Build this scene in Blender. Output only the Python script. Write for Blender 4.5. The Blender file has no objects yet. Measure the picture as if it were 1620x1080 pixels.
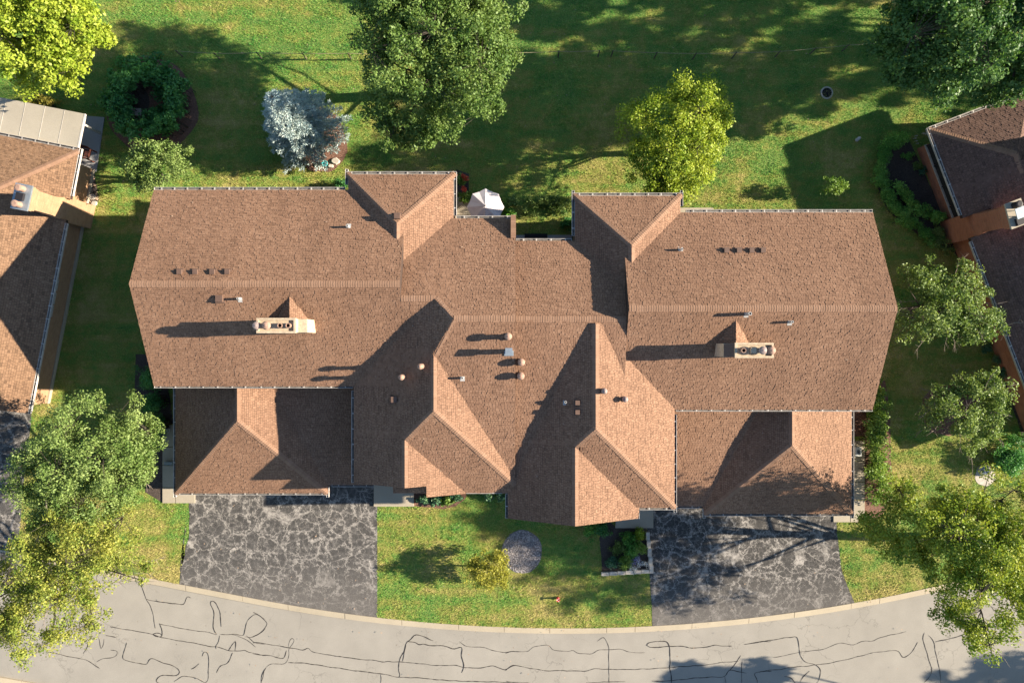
import bpy, math, random
import numpy as np
from mathutils import Vector
random.seed(7); RNG = np.random.default_rng(7)
S = bpy.context.scene
COL = S.collection
R = math.radians
# ------------------------------------------------------------------ camera, sky, sun, exposure
H, F = 40.0, 1200.0                     # camera height in metres, focal length in photo pixels (1620 wide)
cam = bpy.data.cameras.new('camera'); camo = bpy.data.objects.new('camera', cam); COL.objects.link(camo)
camo.location = (0, 0, H); camo.rotation_euler = (0, 0, 0)
cam.sensor_width = 36; cam.lens = 36 * F / 1620; cam.clip_end = 1000
S.camera = camo
SUN_EL, SUN_AZ = R(23.0), R(2.0)        # azimuth from +X towards +Y
w = bpy.data.worlds.new('World'); S.world = w; w.use_nodes = True
nt = w.node_tree; nt.nodes.clear()
sky = nt.nodes.new('ShaderNodeTexSky'); sky.sky_type = 'NISHITA'; sky.sun_disc = False
sky.sun_elevation = SUN_EL; sky.sun_rotation = R(90) - SUN_AZ
sky.air_density = 1.0; sky.dust_density = 0.25; sky.ozone_density = 2.0
bg = nt.nodes.new('ShaderNodeBackground'); bg.inputs[1].default_value = 0.068
wo = nt.nodes.new('ShaderNodeOutputWorld')
nt.links.new(sky.outputs[0], bg.inputs[0]); nt.links.new(bg.outputs[0], wo.inputs[0])
sl = bpy.data.lights.new('sun', 'SUN'); sl.energy = 5.0; sl.angle = R(0.53); sl.color = (1.0, 0.87, 0.70)
slo = bpy.data.objects.new('sun', sl); COL.objects.link(slo)
sv = Vector((math.cos(SUN_EL)*math.cos(SUN_AZ), math.cos(SUN_EL)*math.sin(SUN_AZ), math.sin(SUN_EL)))
slo.rotation_euler = sv.to_track_quat('Z', 'Y').to_euler(); slo.location = (60, 2, 30)
S.view_settings.view_transform = 'Standard'; S.view_settings.look = 'None'
S.view_settings.gamma = 1.0; S.view_settings.use_curve_mapping = False
S.view_settings.exposure = 1.75

# ------------------------------------------------------------------ helpers
def W(px, py, z=0.0):
    k = (H - z) / F
    return Vector(((px - 810) * k, (540 - py) * k, z))
def link(o, parent=None, label=None, cat=None, group=None, kind=None):
    COL.objects.link(o)
    if parent is not None: o.parent = parent
    if label: o['label'] = label
    if cat: o['category'] = cat
    if group: o['group'] = group
    if kind: o['kind'] = kind
    return o
def empty(name, loc, label=None, cat=None, group=None, kind=None):
    o = bpy.data.objects.new(name, None); o.location = loc; o.empty_display_size = 0.3
    return link(o, None, label, cat, group, kind)
def setparent(o, p):
    o.parent = p
    # roots are unrotated empties: keep the world position of the mesh
    off = Vector((0, 0, 0)); q = p
    while q is not None:
        off += q.location; q = q.parent
    o.location = o.location - off
class MB:
    """collects verts/faces; build() makes one mesh object"""
    def __init__(s): s.v = []; s.f = []
    def add(s, vs, fs):
        b = len(s.v); s.v += [tuple(v) for v in vs]; s.f += [tuple(i + b for i in f) for f in fs]
    def box(s, x0, x1, y0, y1, z0, z1):
        s.add([(x0,y0,z0),(x1,y0,z0),(x1,y1,z0),(x0,y1,z0),(x0,y0,z1),(x1,y0,z1),(x1,y1,z1),(x0,y1,z1)],
              [(0,3,2,1),(4,5,6,7),(0,1,5,4),(1,2,6,5),(2,3,7,6),(3,0,4,7)])
    def obox(s, o, ax, ay, az):            # oriented box, origin corner + 3 edge vectors
        o, ax, ay, az = map(Vector, (o, ax, ay, az))
        p = [o, o+ax, o+ax+ay, o+ay, o+az, o+ax+az, o+ax+ay+az, o+ay+az]
        s.add(p, [(0,3,2,1),(4,5,6,7),(0,1,5,4),(1,2,6,5),(2,3,7,6),(3,0,4,7)])
    def tube(s, pts, rads, n=6, cap=True):
        pts = [Vector(p) for p in pts]; base = len(s.v)
        for i, p in enumerate(pts):
            d = (pts[min(i+1, len(pts)-1)] - pts[max(i-1, 0)])
            if d.length < 1e-6: d = Vector((0,0,1))
            d.normalize(); a = d.orthogonal().normalized(); b = d.cross(a)
            for k in range(n):
                t = 2*math.pi*k/n; s.v.append(tuple(p + (a*math.cos(t) + b*math.sin(t))*rads[i]))
        for i in range(len(pts)-1):
            for k in range(n):
                s.f.append((base+i*n+k, base+i*n+(k+1)%n, base+(i+1)*n+(k+1)%n, base+(i+1)*n+k))
        if cap:
            s.f.append(tuple(base+(len(pts)-1)*n+k for k in range(n)))
            s.f.append(tuple(base+n-1-k for k in range(n)))
    def lathe(s, cx, cy, prof, n=14):      # prof: list of (r,z)
        base = len(s.v)
        for r, z in prof:
            for k in range(n):
                t = 2*math.pi*k/n; s.v.append((cx+r*math.cos(t), cy+r*math.sin(t), z))
        for i in range(len(prof)-1):
            for k in range(n):
                s.f.append((base+i*n+k, base+i*n+(k+1)%n, base+(i+1)*n+(k+1)%n, base+(i+1)*n+k))
        s.f.append(tuple(base+(len(prof)-1)*n+k for k in range(n)))
    def build(s, name, mat, parent=None, label=None, cat=None, group=None, kind=None, smooth=False):
        me = bpy.data.meshes.new(name); me.from_pydata(s.v, [], s.f); me.update()
        if smooth:
            me.polygons.foreach_set('use_smooth', [True]*len(me.polygons))
        o = bpy.data.objects.new(name, me); me.materials.append(mat)
        link(o, None, label, cat, group, kind)
        if parent is not None: setparent(o, parent)
        return o
def np_mesh(name, V, n_per, mat, parent=None, smooth=False, **kw):
    """V: (N*n_per,3) array, each consecutive n_per verts form one face"""
    nv = len(V); nf = nv // n_per
    me = bpy.data.meshes.new(name)
    me.vertices.add(nv); me.vertices.foreach_set('co', np.ascontiguousarray(V, dtype=np.float32).ravel())
    me.loops.add(nv); me.loops.foreach_set('vertex_index', np.arange(nv, dtype=np.int32))
    me.polygons.add(nf)
    me.polygons.foreach_set('loop_start', np.arange(0, nv, n_per, dtype=np.int32))
    me.polygons.foreach_set('loop_total', np.full(nf, n_per, dtype=np.int32))
    me.update(calc_edges=True)
    me.materials.append(mat)
    o = bpy.data.objects.new(name, me); link(o, None, **kw)
    if parent is not None: setparent(o, parent)
    return o

# ------------------------------------------------------------------ materials
def newmat(name):
    m = bpy.data.materials.new(name); m.use_nodes = True
    t = m.node_tree; b = t.nodes['Principled BSDF']
    b.inputs['Specular IOR Level'].default_value = 0.25
    return m, t, b
def nd(t, typ, **kw):
    n = t.nodes.new(typ)
    for k, v in kw.items(): setattr(n, k, v)
    return n
def noise(t, scale, detail=4, rough=0.55, vec=None, dist=0.0):
    n = nd(t, 'ShaderNodeTexNoise'); n.inputs['Scale'].default_value = scale
    n.inputs['Detail'].default_value = detail; n.inputs['Roughness'].default_value = rough
    n.inputs['Distortion'].default_value = dist
    if vec is not None: t.links.new(vec, n.inputs['Vector'])
    return n.outputs['Fac']
def ramp(t, fac, stops):
    n = nd(t, 'ShaderNodeValToRGB'); cr = n.color_ramp
    while len(cr.elements) < len(stops): cr.elements.new(0.5)
    for e, (p, c) in zip(cr.elements, stops):
        e.position = p; e.color = (*c, 1) if len(c) == 3 else c
    t.links.new(fac, n.inputs[0]); return n.outputs[0]
def mix(t, fac, a, b, mode='MIX'):
    n = nd(t, 'ShaderNodeMix', data_type='RGBA', blend_type=mode)
    for sock, val in ((n.inputs['Factor'], fac), (n.inputs[6], a), (n.inputs[7], b)):
        if hasattr(val, 'is_linked'): t.links.new(val, sock)
        elif isinstance(val, (int, float)): sock.default_value = val
        else: sock.default_value = (*val, 1)
    return n.outputs[2]
def math_(t, op, a, b=None):
    n = nd(t, 'ShaderNodeMath', operation=op)
    for i, v in enumerate((a, b)):
        if v is None: continue
        if hasattr(v, 'is_linked'): t.links.new(v, n.inputs[i])
        else: n.inputs[i].default_value = v
    return n.outputs[0]
def pos(t): return nd(t, 'ShaderNodeNewGeometry').outputs['Position']
def island(t): return nd(t, 'ShaderNodeNewGeometry').outputs['Random Per Island']
def bump(t, b, h, strength=0.5, dist=0.02):
    n = nd(t, 'ShaderNodeBump'); n.inputs['Strength'].default_value = strength; n.inputs['Distance'].default_value = dist
    t.links.new(h, n.inputs['Height']); t.links.new(n.outputs[0], b.inputs['Normal'])
def plain(name, col, rough=0.6, metal=0.0, var=0.15, scale=6.0):
    m, t, b = newmat(name)
    p = pos(t); n = noise(t, scale, 5, 0.6, p)
    lo = tuple(c*(1-var) for c in col); hi = tuple(min(1, c*(1+var)) for c in col)
    t.links.new(ramp(t, n, [(0.3, lo), (0.7, hi)]), b.inputs['Base Color'])
    b.inputs['Roughness'].default_value = rough; b.inputs['Metallic'].default_value = metal
    return m
def shingle_mat(name, cols, stain=(0.62, 0.60, 0.60), stain_amt=0.6):
    m, t, b = newmat(name); p = pos(t)
    c = ramp(t, island(t), [(0.0, cols[0]), (0.2, cols[1]), (0.75, cols[2]), (1.0, cols[3])])
    mp = nd(t, 'ShaderNodeMapping'); t.links.new(p, mp.inputs[0]); mp.inputs['Scale'].default_value = (1.0, 0.28, 0.28)
    big = ramp(t, noise(t, 0.55, 5, 0.62, mp.outputs[0]), [(0.42, (0,0,0)), (0.70, (1,1,1))])
    c = mix(t, math_(t, 'MULTIPLY', big, stain_amt), c, mix(t, 1.0, c, stain, 'MULTIPLY'))
    mid = noise(t, 1.6, 5, 0.65, p)
    c = mix(t, 0.22, c, ramp(t, mid, [(0.3, tuple(x*0.7 for x in cols[1])), (0.7, tuple(x*1.25 for x in cols[2]))]))
    g = noise(t, 90, 2, 0.7, p)
    c = mix(t, 0.25, c, ramp(t, g, [(0.3, (0.015,0.013,0.012)), (0.7, tuple(min(1,x*1.8) for x in cols[2]))]))
    t.links.new(c, b.inputs['Base Color']); b.inputs['Roughness'].default_value = 0.8
    b.inputs['Specular IOR Level'].default_value = 0.15
    bump(t, b, g, 0.4, 0.005)
    return m
def leaf_mat(name, cols, trans=0.35, nscale=0.7):
    m, t, b = newmat(name); t.nodes.remove(b)
    out = [n for n in t.nodes if n.type == 'OUTPUT_MATERIAL'][0]
    c = ramp(t, island(t), [(0.0, cols[0]), (0.5, cols[1]), (1.0, cols[2])])
    n1 = noise(t, nscale, 3, 0.6, pos(t))
    c = mix(t, 0.5, c, ramp(t, n1, [(0.33, cols[0]), (0.67, cols[2])]))
    d = nd(t, 'ShaderNodeBsdfPrincipled'); t.links.new(c, d.inputs['Base Color']); d.inputs['Roughness'].default_value = 0.5
    d.inputs['Specular IOR Level'].default_value = 0.25
    tr = nd(t, 'ShaderNodeBsdfTranslucent'); t.links.new(mix(t, 1.0, c, (1.0, 1.0, 0.55), 'MULTIPLY'), tr.inputs[0])
    mx = nd(t, 'ShaderNodeMixShader'); mx.inputs[0].default_value = trans
    t.links.new(d.outputs[0], mx.inputs[1]); t.links.new(tr.outputs[0], mx.inputs[2]); t.links.new(mx.outputs[0], out.inputs[0])
    return m
def brick_mat(name, c1, c2, mortar, axis):
    """bricks in wall space: axis = unit horizontal direction along the wall"""
    m, t, b = newmat(name); p = pos(t)
    dt = nd(t, 'ShaderNodeVectorMath', operation='DOT_PRODUCT'); t.links.new(p, dt.inputs[0]); dt.inputs[1].default_value = (axis[0], axis[1], 0)
    sp = nd(t, 'ShaderNodeSeparateXYZ'); t.links.new(p, sp.inputs[0])
    cb = nd(t, 'ShaderNodeCombineXYZ'); t.links.new(dt.outputs['Value'], cb.inputs[0]); t.links.new(sp.outputs[2], cb.inputs[1])
    br = nd(t, 'ShaderNodeTexBrick'); t.links.new(cb.outputs[0], br.inputs['Vector'])
    br.inputs['Scale'].default_value = 1.0; br.inputs['Brick Width'].default_value = 0.22; br.inputs['Row Height'].default_value = 0.078
    br.inputs['Mortar Size'].default_value = 0.008; br.inputs['Bias'].default_value = 0.0
    br.inputs['Color1'].default_value = (*c1, 1); br.inputs['Color2'].default_value = (*c2, 1); br.inputs['Mortar'].default_value = (*mortar, 1)
    n = noise(t, 3.0, 4, 0.6, p)
    c = mix(t, 0.35, br.outputs['Color'], ramp(t, n, [(0.3, tuple(x*0.5 for x in c1)), (0.7, tuple(min(1,x*1.4) for x in c2))]))
    t.links.new(c, b.inputs['Base Color']); b.inputs['Roughness'].default_value = 0.9
    bump(t, b, math_(t, 'SUBTRACT', 1.0, br.outputs['Fac']), 0.6, 0.012)
    return m

M = {}
M['shingle'] = shingle_mat('brown asphalt shingle', [(0.130,0.072,0.044), (0.208,0.118,0.074), (0.243,0.141,0.089), (0.295,0.178,0.115)], stain_amt=0.8)
M['shingle_l'] = shingle_mat('tan asphalt shingle', [(0.060,0.036,0.022), (0.170,0.101,0.060), (0.215,0.130,0.078), (0.255,0.158,0.097)], stain_amt=0.3)
M['shingle_r'] = shingle_mat('dark brown asphalt shingle', [(0.06,0.038,0.030), (0.125,0.075,0.057), (0.155,0.094,0.072), (0.19,0.118,0.090)], stain_amt=0.3)
M['cap'] = shingle_mat('ridge cap shingle', [(0.20,0.118,0.076), (0.22,0.132,0.086), (0.245,0.148,0.097), (0.275,0.170,0.114)], stain_amt=0.3)
M['deck'] = plain('roof deck felt', (0.05,0.033,0.026), 0.95)
M['fascia'] = plain('brown fascia', (0.16,0.10,0.075), 0.7)
M['white'] = plain('white painted metal', (0.42,0.395,0.36), 0.5, var=.25)
M['gutin'] = plain('gutter inside', (0.12,0.11,0.10), 0.8, var=0.5)
M['siding'] = plain('brown siding', (0.16,0.12,0.09), 0.8)
M['cream'] = plain('cream limestone chimney', (0.42,0.335,0.235), 0.9, var=0.25, scale=9)
M['pot'] = plain('terracotta metal cap', (0.30,0.19,0.14), 0.55, var=0.2)
M['potgrey'] = plain('pinkish weathered metal cap', (0.26,0.20,0.18), 0.5, var=0.25)
M['dark'] = plain('dark flue', (0.015,0.015,0.018), 0.8)
M['steel'] = plain('galvanised steel', (0.32,0.37,0.40), 0.4, 0.6)
M['pvc'] = plain('white pvc', (0.38,0.37,0.35), 0.6)
M['ventbrown'] = plain('brown vent metal', (0.12,0.075,0.055), 0.6)
M['glass'] = plain('dark window glass', (0.012,0.014,0.016), 0.08, var=0.1)
M['screen'] = plain('dark insect screen', (0.02,0.02,0.02), 0.8)
M['fabric'] = plain('white parasol canvas', (0.58,0.53,0.54), 0.85, var=0.06)
M['red'] = plain('red plastic', (0.55,0.05,0.05), 0.5, var=0.3, scale=20)
M['pink'] = plain('pink petal', (0.75,0.35,0.33), 0.6)
M['redwood'] = plain('red stained wood', (0.10,0.032,0.022), 0.7, var=0.4)
M['bark'] = plain('bark', (0.055,0.045,0.036), 0.95, var=0.4, scale=12)
M['barkpale'] = plain('pale bare twigs', (0.20,0.165,0.135), 0.95, var=0.3, scale=10)
M['stone'] = plain('brown river stone', (0.32,0.23,0.16), 0.85, var=0.5, scale=7)
M['gravelstone'] = plain('grey gravel', (0.36,0.33,0.32), 0.9, var=0.6, scale=14)
M['flag'] = plain('pale flagstone', (0.42,0.38,0.32), 0.9, var=0.25)
M['iron'] = plain('cast iron', (0.02,0.018,0.02), 0.6)
M['fencewood'] = plain('weathered fence wood', (0.10,0.085,0.065), 0.9, var=0.4)
M['fencewire'] = plain('pale rope', (0.26,0.23,0.13), 0.8)
M['acwhite'] = plain('ac unit paint', (0.55,0.57,0.54), 0.5)
M['turq'] = plain('turquoise plastic', (0.08,0.55,0.58), 0.4)
M['blackgrill'] = plain('black rubber', (0.012,0.012,0.016), 0.7)
BR_O = ((0.40,0.235,0.125), (0.31,0.175,0.095), (0.29,0.24,0.18))
BR_R = ((0.43,0.165,0.085), (0.31,0.11,0.058), (0.27,0.20,0.15))

def concrete(name, base, crack=0.25):
    m, t, b = newmat(name); p = pos(t)
    n = noise(t, 0.5, 6, 0.65, p); n2 = noise(t, 25, 3, 0.7, p)
    c = ramp(t, n, [(0.25, tuple(x*0.82 for x in base)), (0.75, tuple(min(1,x*1.12) for x in base))])
    c = mix(t, 0.22, c, ramp(t, n2, [(0.3, tuple(x*0.5 for x in base)), (0.7, tuple(min(1,x*1.3) for x in base))]))
    if crack:
        v = nd(t, 'ShaderNodeTexVoronoi', feature='DISTANCE_TO_EDGE'); v.inputs['Scale'].default_value = 0.55
        nv = nd(t, 'ShaderNodeTexNoise'); nv.inputs['Scale'].default_value = 1.6; nv.inputs['Detail'].default_value = 6; t.links.new(p, nv.inputs['Vector'])
        ad = nd(t, 'ShaderNodeVectorMath', operation='MULTIPLY_ADD'); t.links.new(nv.outputs['Color'], ad.inputs[0]); ad.inputs[1].default_value = (1.3,1.3,1.3); t.links.new(p, ad.inputs[2])
        t.links.new(ad.outputs[0], v.inputs['Vector'])
        msk = ramp(t, noise(t, 0.23, 2, 0.5, p), [(0.45, (0,0,0)), (0.6, (1,1,1))])
        e = ramp(t, v.outputs['Distance'], [(0.0, (1,1,1)), (0.014, (0,0,0))])
        c = mix(t, math_(t, 'MULTIPLY', math_(t, 'MULTIPLY', e, msk), crack), c, tuple(x*0.35 for x in base))
    t.links.new(c, b.inputs['Base Color']); b.inputs['Roughness'].default_value = 0.9
    bump(t, b, n2, 0.25, 0.01)
    return m
M['road'] = concrete('pale concrete road', (0.280,0.260,0.222), 0.5)
M['kerb'] = concrete('kerb concrete', (0.40,0.34,0.245), 0)
M['slab'] = concrete('walk concrete', (0.36,0.315,0.24), 0)
M['patio'] = concrete('patio concrete', (0.30,0.30,0.30), 0)
M['coverpanel'] = concrete('beige cover panel', (0.35,0.315,0.25), 0)
M['seal'] = plain('tar crack sealant', (0.034,0.030,0.027), 0.55, var=0.4, scale=10)

def asphalt_mat(name, y_worn, tint=1.0):
    m, t, b = newmat(name); p = pos(t)
    def net(scale, warp, wscale, w0, w1, seed):
        mp = nd(t, 'ShaderNodeVectorMath', operation='ADD'); t.links.new(p, mp.inputs[0]); mp.inputs[1].default_value = (seed, seed*1.7, 0)
        nv = nd(t, 'ShaderNodeTexNoise'); nv.inputs['Scale'].default_value = wscale; nv.inputs['Detail'].default_value = 8; nv.inputs['Roughness'].default_value = 0.72
        t.links.new(mp.outputs[0], nv.inputs['Vector'])
        ad = nd(t, 'ShaderNodeVectorMath', operation='MULTIPLY_ADD'); t.links.new(nv.outputs['Color'], ad.inputs[0]); ad.inputs[1].default_value = (warp, warp, 0); t.links.new(mp.outputs[0], ad.inputs[2])
        v = nd(t, 'ShaderNodeTexVoronoi', feature='DISTANCE_TO_EDGE'); v.inputs['Scale'].default_value = scale; v.inputs['Randomness'].default_value = 0.75; t.links.new(ad.outputs[0], v.inputs['Vector'])
        wn = noise(t, 1.3, 5, 0.7, mp.outputs[0])
        wv = math_(t, 'ADD', math_(t, 'MULTIPLY', ramp(t, wn, [(0.35, (0,0,0)), (0.65, (1,1,1))]), w1), w0)
        q = math_(t, 'DIVIDE', v.outputs['Distance'], wv)
        return ramp(t, q, [(0.0, (1,1,1)), (0.35, (0.6,0.6,0.6)), (1.0, (0,0,0))])
    a = net(1.15, 0.95, 4.0, 0.012, 0.060, 3.0); a2 = net(2.8, 0.6, 7.0, 0.008, 0.055, 11.0); a3 = net(0.5, 0.7, 2.5, 0.006, 0.03, 23.0)
    f = noise(t, 34, 4, 0.85, p); f2 = noise(t, 2.6, 7, 0.72, p); f3 = noise(t, 7, 6, 0.75, p)
    base = ramp(t, f2, [(0.32, tuple(x*tint for x in (0.014,0.014,0.0145))), (0.52, tuple(x*tint for x in (0.034,0.033,0.032))), (0.70, tuple(x*tint for x in (0.078,0.074,0.069)))])
    base = mix(t, 0.45, base, ramp(t, f, [(0.40, (0.006,0.006,0.006)), (0.62, (0.120,0.110,0.098))]))
    gr = ramp(t, f3, [(0.38, (0.25,0.25,0.25)), (0.54, (1,1,1))])
    cr = math_(t, 'MAXIMUM', math_(t, 'MULTIPLY', a, 1.0), math_(t, 'MAXIMUM', math_(t, 'MULTIPLY', a2, 0.65), math_(t, 'MULTIPLY', a3, 0.8)))
    cr = math_(t, 'MULTIPLY', cr, gr)
    c = mix(t, math_(t, 'MULTIPLY', cr, 0.95), base, (0.41,0.38,0.34))
    sp = nd(t, 'ShaderNodeSeparateXYZ'); t.links.new(p, sp.inputs[0])
    mr = nd(t, 'ShaderNodeMapRange'); t.links.new(math_(t, 'ADD', sp.outputs[1], math_(t, 'MULTIPLY', math_(t, 'SUBTRACT', f2, 0.5), 5.0)), mr.inputs[0])
    mr.inputs[1].default_value = y_worn; mr.inputs[2].default_value = y_worn - 2.4
    mr.inputs[3].default_value = 0; mr.inputs[4].default_value = 0.75
    c = mix(t, mr.outputs[0], c, ramp(t, f, [(0.3, (0.075,0.069,0.063)), (0.7, (0.175,0.16,0.143))]))
    t.links.new(c, b.inputs['Base Color']); b.inputs['Roughness'].default_value = 0.92
    bump(t, b, f, 0.5, 0.012)
    return m
M['asphalt'] = asphalt_mat('cracked seal coated asphalt', -11.6, 2.2)
M['asphalt2'] = asphalt_mat('cracked asphalt right', -12.2, 1.6)

def grass_cols(t, p):
    n1 = noise(t, 0.28, 4, 0.6, p); n2 = noise(t, 1.7, 6, 0.74, p)
    mp = nd(t, 'ShaderNodeMapping'); t.links.new(p, mp.inputs[0]); mp.inputs['Scale'].default_value = (0.12, 1.5, 1.0)
    n3 = noise(t, 1.0, 3, 0.6, mp.outputs[0])
    f = math_(t, 'ADD', math_(t, 'ADD', math_(t, 'MULTIPLY', n1, 0.40), math_(t, 'MULTIPLY', n2, 0.35)), math_(t, 'MULTIPLY', n3, 0.25))
    sp = nd(t, 'ShaderNodeSeparateXYZ'); t.links.new(p, sp.inputs[0])      # turf is lusher towards the open green behind the house
    mr = nd(t, 'ShaderNodeMapRange'); t.links.new(sp.outputs[1], mr.inputs[0]); mr.inputs[1].default_value = 7.0; mr.inputs[2].default_value = 17.0
    mr.inputs[3].default_value = 0.0; mr.inputs[4].default_value = 0.042
    return math_(t, 'SUBTRACT', f, mr.outputs[0])
def grass_mat(name, blade):
    m, t, b = newmat(name); p = pos(t)
    f = grass_cols(t, p)
    c = ramp(t, f, [(0.385, (0.042,0.235,0.046)), (0.45, (0.115,0.305,0.050)), (0.51, (0.29,0.325,0.068)), (0.58, (0.54,0.42,0.165))])
    if blade:
        c = mix(t, 0.35, c, ramp(t, island(t), [(0.0, (0.022,0.125,0.028)), (0.6, (0.19,0.36,0.065)), (1.0, (0.70,0.64,0.27))]))
    else:
        g = noise(t, 18, 4, 0.75, p)
        c = mix(t, 0.6, c, ramp(t, g, [(0.36, (0.022,0.035,0.010)), (0.66, (0.33,0.30,0.09))]))
        bump(t, b, g, 0.8, 0.03)
    t.links.new(c, b.inputs['Base Color']); b.inputs['Roughness'].default_value = 0.8; b.inputs['Specular IOR Level'].default_value = 0.1
    if blade:
        out = [n for n in t.nodes if n.type == 'OUTPUT_MATERIAL'][0]
        tr = nd(t, 'ShaderNodeBsdfTranslucent'); t.links.new(c, tr.inputs[0])
        mx = nd(t, 'ShaderNodeMixShader'); mx.inputs[0].default_value = 0.3
        t.links.new(b.outputs[0], mx.inputs[1]); t.links.new(tr.outputs[0], mx.inputs[2]); t.links.new(mx.outputs[0], out.inputs[0])
    return m
M['lawn'] = grass_mat('lawn soil and thatch', False)
M['blade'] = grass_mat('grass blade', True)
def mulch_mat(name, col):
    m, t, b = newmat(name); p = pos(t); g = noise(t, 14, 5, 0.8, p); g2 = noise(t, 1.5, 4, 0.6, p)
    c = ramp(t, g, [(0.3, tuple(x*0.25 for x in col)), (0.55, col), (0.75, tuple(min(1,x*2.0) for x in col))])
    c = mix(t, 0.3, c, ramp(t, g2, [(0.3, tuple(x*0.4 for x in col)), (0.7, tuple(x*1.4 for x in col))]))
    t.links.new(c, b.inputs['Base Color']); b.inputs['Roughness'].default_value = 0.95; bump(t, b, g, 0.9, 0.05)
    return m
M['mulch'] = mulch_mat('red brown mulch', (0.19,0.105,0.075))
M['soil'] = mulch_mat('dark garden soil', (0.080,0.062,0.052))
M['gravel'] = mulch_mat('grey gravel bed', (0.22,0.20,0.20))

LM = {}
LM['maple'] = leaf_mat('maple leaf', [(0.053,0.124,0.024), (0.118,0.212,0.041), (0.224,0.307,0.083)])
LM['lime'] = leaf_mat('lime leaf', [(0.142,0.236,0.014), (0.283,0.389,0.029), (0.448,0.496,0.071)])
LM['limelow'] = leaf_mat('yellow green leaf', [(0.085,0.185,0.022), (0.21,0.31,0.036), (0.41,0.42,0.06)])
LM['deep'] = leaf_mat('deep green leaf', [(0.028,0.096,0.026), (0.070,0.166,0.041), (0.154,0.256,0.070)])
LM['olive'] = leaf_mat('olive green leaf', [(0.072,0.145,0.026), (0.165,0.250,0.054), (0.31,0.39,0.13)])
LM['autumn'] = leaf_mat('yellowing leaf', [(0.10,0.11,0.015), (0.20,0.19,0.025), (0.34,0.26,0.05)])
LM['rust'] = leaf_mat('green and gold leaf', [(0.090,0.170,0.022), (0.21,0.275,0.042), (0.43,0.40,0.085)])
LM['spruce'] = leaf_mat('blue spruce needle', [(0.14,0.24,0.27), (0.36,0.47,0.48), (0.66,0.72,0.64)], 0.1, 1.5)
LM['ivy'] = leaf_mat('dark hedge leaf', [(0.026,0.130,0.046), (0.059,0.222,0.065), (0.163,0.368,0.092)])
LM['hedge'] = leaf_mat('hedge leaf', [(0.051,0.213,0.039), (0.136,0.354,0.060), (0.291,0.495,0.106)])
LM['bush'] = leaf_mat('bright bush leaf', [(0.07,0.17,0.02), (0.16,0.28,0.04), (0.30,0.40,0.10)])
LM['bluegreen'] = leaf_mat('blue green hosta leaf', [(0.03,0.12,0.07), (0.07,0.20,0.11), (0.20,0.32,0.16)])
LM['yellowbush'] = leaf_mat('yellow bush leaf', [(0.175,0.189,0.018), (0.312,0.311,0.036), (0.475,0.446,0.084)])
LM['flower_red'] = leaf_mat('red petal', [(0.45,0.02,0.02), (0.60,0.04,0.03), (0.75,0.15,0.08)], 0.2)
LM['flower_blue'] = leaf_mat('violet petal', [(0.12,0.10,0.45), (0.25,0.22,0.60), (0.55,0.55,0.75)], 0.2)
LM['flower_white'] = leaf_mat('white petal', [(0.5,0.5,0.5), (0.65,0.65,0.65), (0.8,0.8,0.8)], 0.2)

# ------------------------------------------------------------------ ground, road, kerbs
RC = 87.3; RX = 2.83; RY = -15.1 + RC           # kerb arc centre
TL, TR = -16.5, 27.0
def arc(x, r):
    """Y of the arc of radius r (straight beyond the limits), plus its slope"""
    dx = x - RX
    lim = max(TL, min(TR, dx)); k = r / RC
    lx = lim
    y = RY - math.sqrt(r*r - lx*lx); sl_ = lx / math.sqrt(r*r - lx*lx)
    return y + (dx - lx) * sl_
XS = [-170, -120, -80, -60] + [x*1.0 for x in range(-45, 46)] + [60, 80, 120, 170]
def strip(name, fa, fb, mat, z, **kw):
    b = MB(); vs = []; fs = []
    for x in XS: vs += [(x, fa(x), z), (x, fb(x), z)]
    for i in range(len(XS)-1): fs.append((2*i, 2*i+2, 2*i+3, 2*i+1))
    b.add(vs, fs); return b.build(name, mat, **kw)
ST = {'kind': 'structure'}
b = MB(); b.add([(-250,-250,-0.16),(250,-250,-0.16),(250,250,-0.16),(-250,250,-0.16)], [(0,1,2,3)])
b.build('ground', M['lawn'], **ST)
KW = 0.30; RD = 6.15
road = strip('road', lambda x: arc(x, RC+KW+RD+0.2), lambda x: arc(x, RC+KW-0.1), M['road'], -0.12, **ST)
strip('lawn', lambda x: arc(x, RC), lambda x: 170.0, M['lawn'], 0.0, **ST)
strip('lawn', lambda x: -170.0, lambda x: arc(x, RC+RD+2*KW), M['lawn'], 0.0, **ST)
for name_, r0 in (('kerb', RC), ('kerb', RC+KW+RD)):
    ke = empty('kerb', (0, 0, 0), kind='structure')
    x = -46.0; rr = random.Random(int(r0*10))
    while x < 46:
        L = rr.choice([1.5, 2.4, 3.0, 3.0, 3.0]); x1 = x + L - 0.02
        bb = MB(); n = 3; dz = rr.uniform(-0.006, 0.006)
        for i in range(n):
            a0 = x + (x1-x)*i/n; a1 = x + (x1-x)*(i+1)/n
            va = [(a0, arc(a0, r0+KW)), (a1, arc(a1, r0+KW)), (a1, arc(a1, r0)), (a0, arc(a0, r0))]
            zt = [-0.02+dz, -0.02+dz, 0.035+dz, 0.035+dz] if name_ == 'kerb' and r0 == RC else [0.035+dz, 0.035+dz, -0.02+dz, -0.02+dz]
            vs = [(p[0], p[1], -0.16) for p in va] + [(p[0], p[1], z) for p, z in zip(va, zt)]
            fs = [(4,5,6,7), (0,1,5,4), (2,3,7,6)]
            if i == 0: fs.append((3,0,4,7))
            if i == n-1: fs.append((1,2,6,5))
            bb.add(vs, fs)
        bb.build('kerb_segment', M['kerb'], ke)
        x += L
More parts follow.
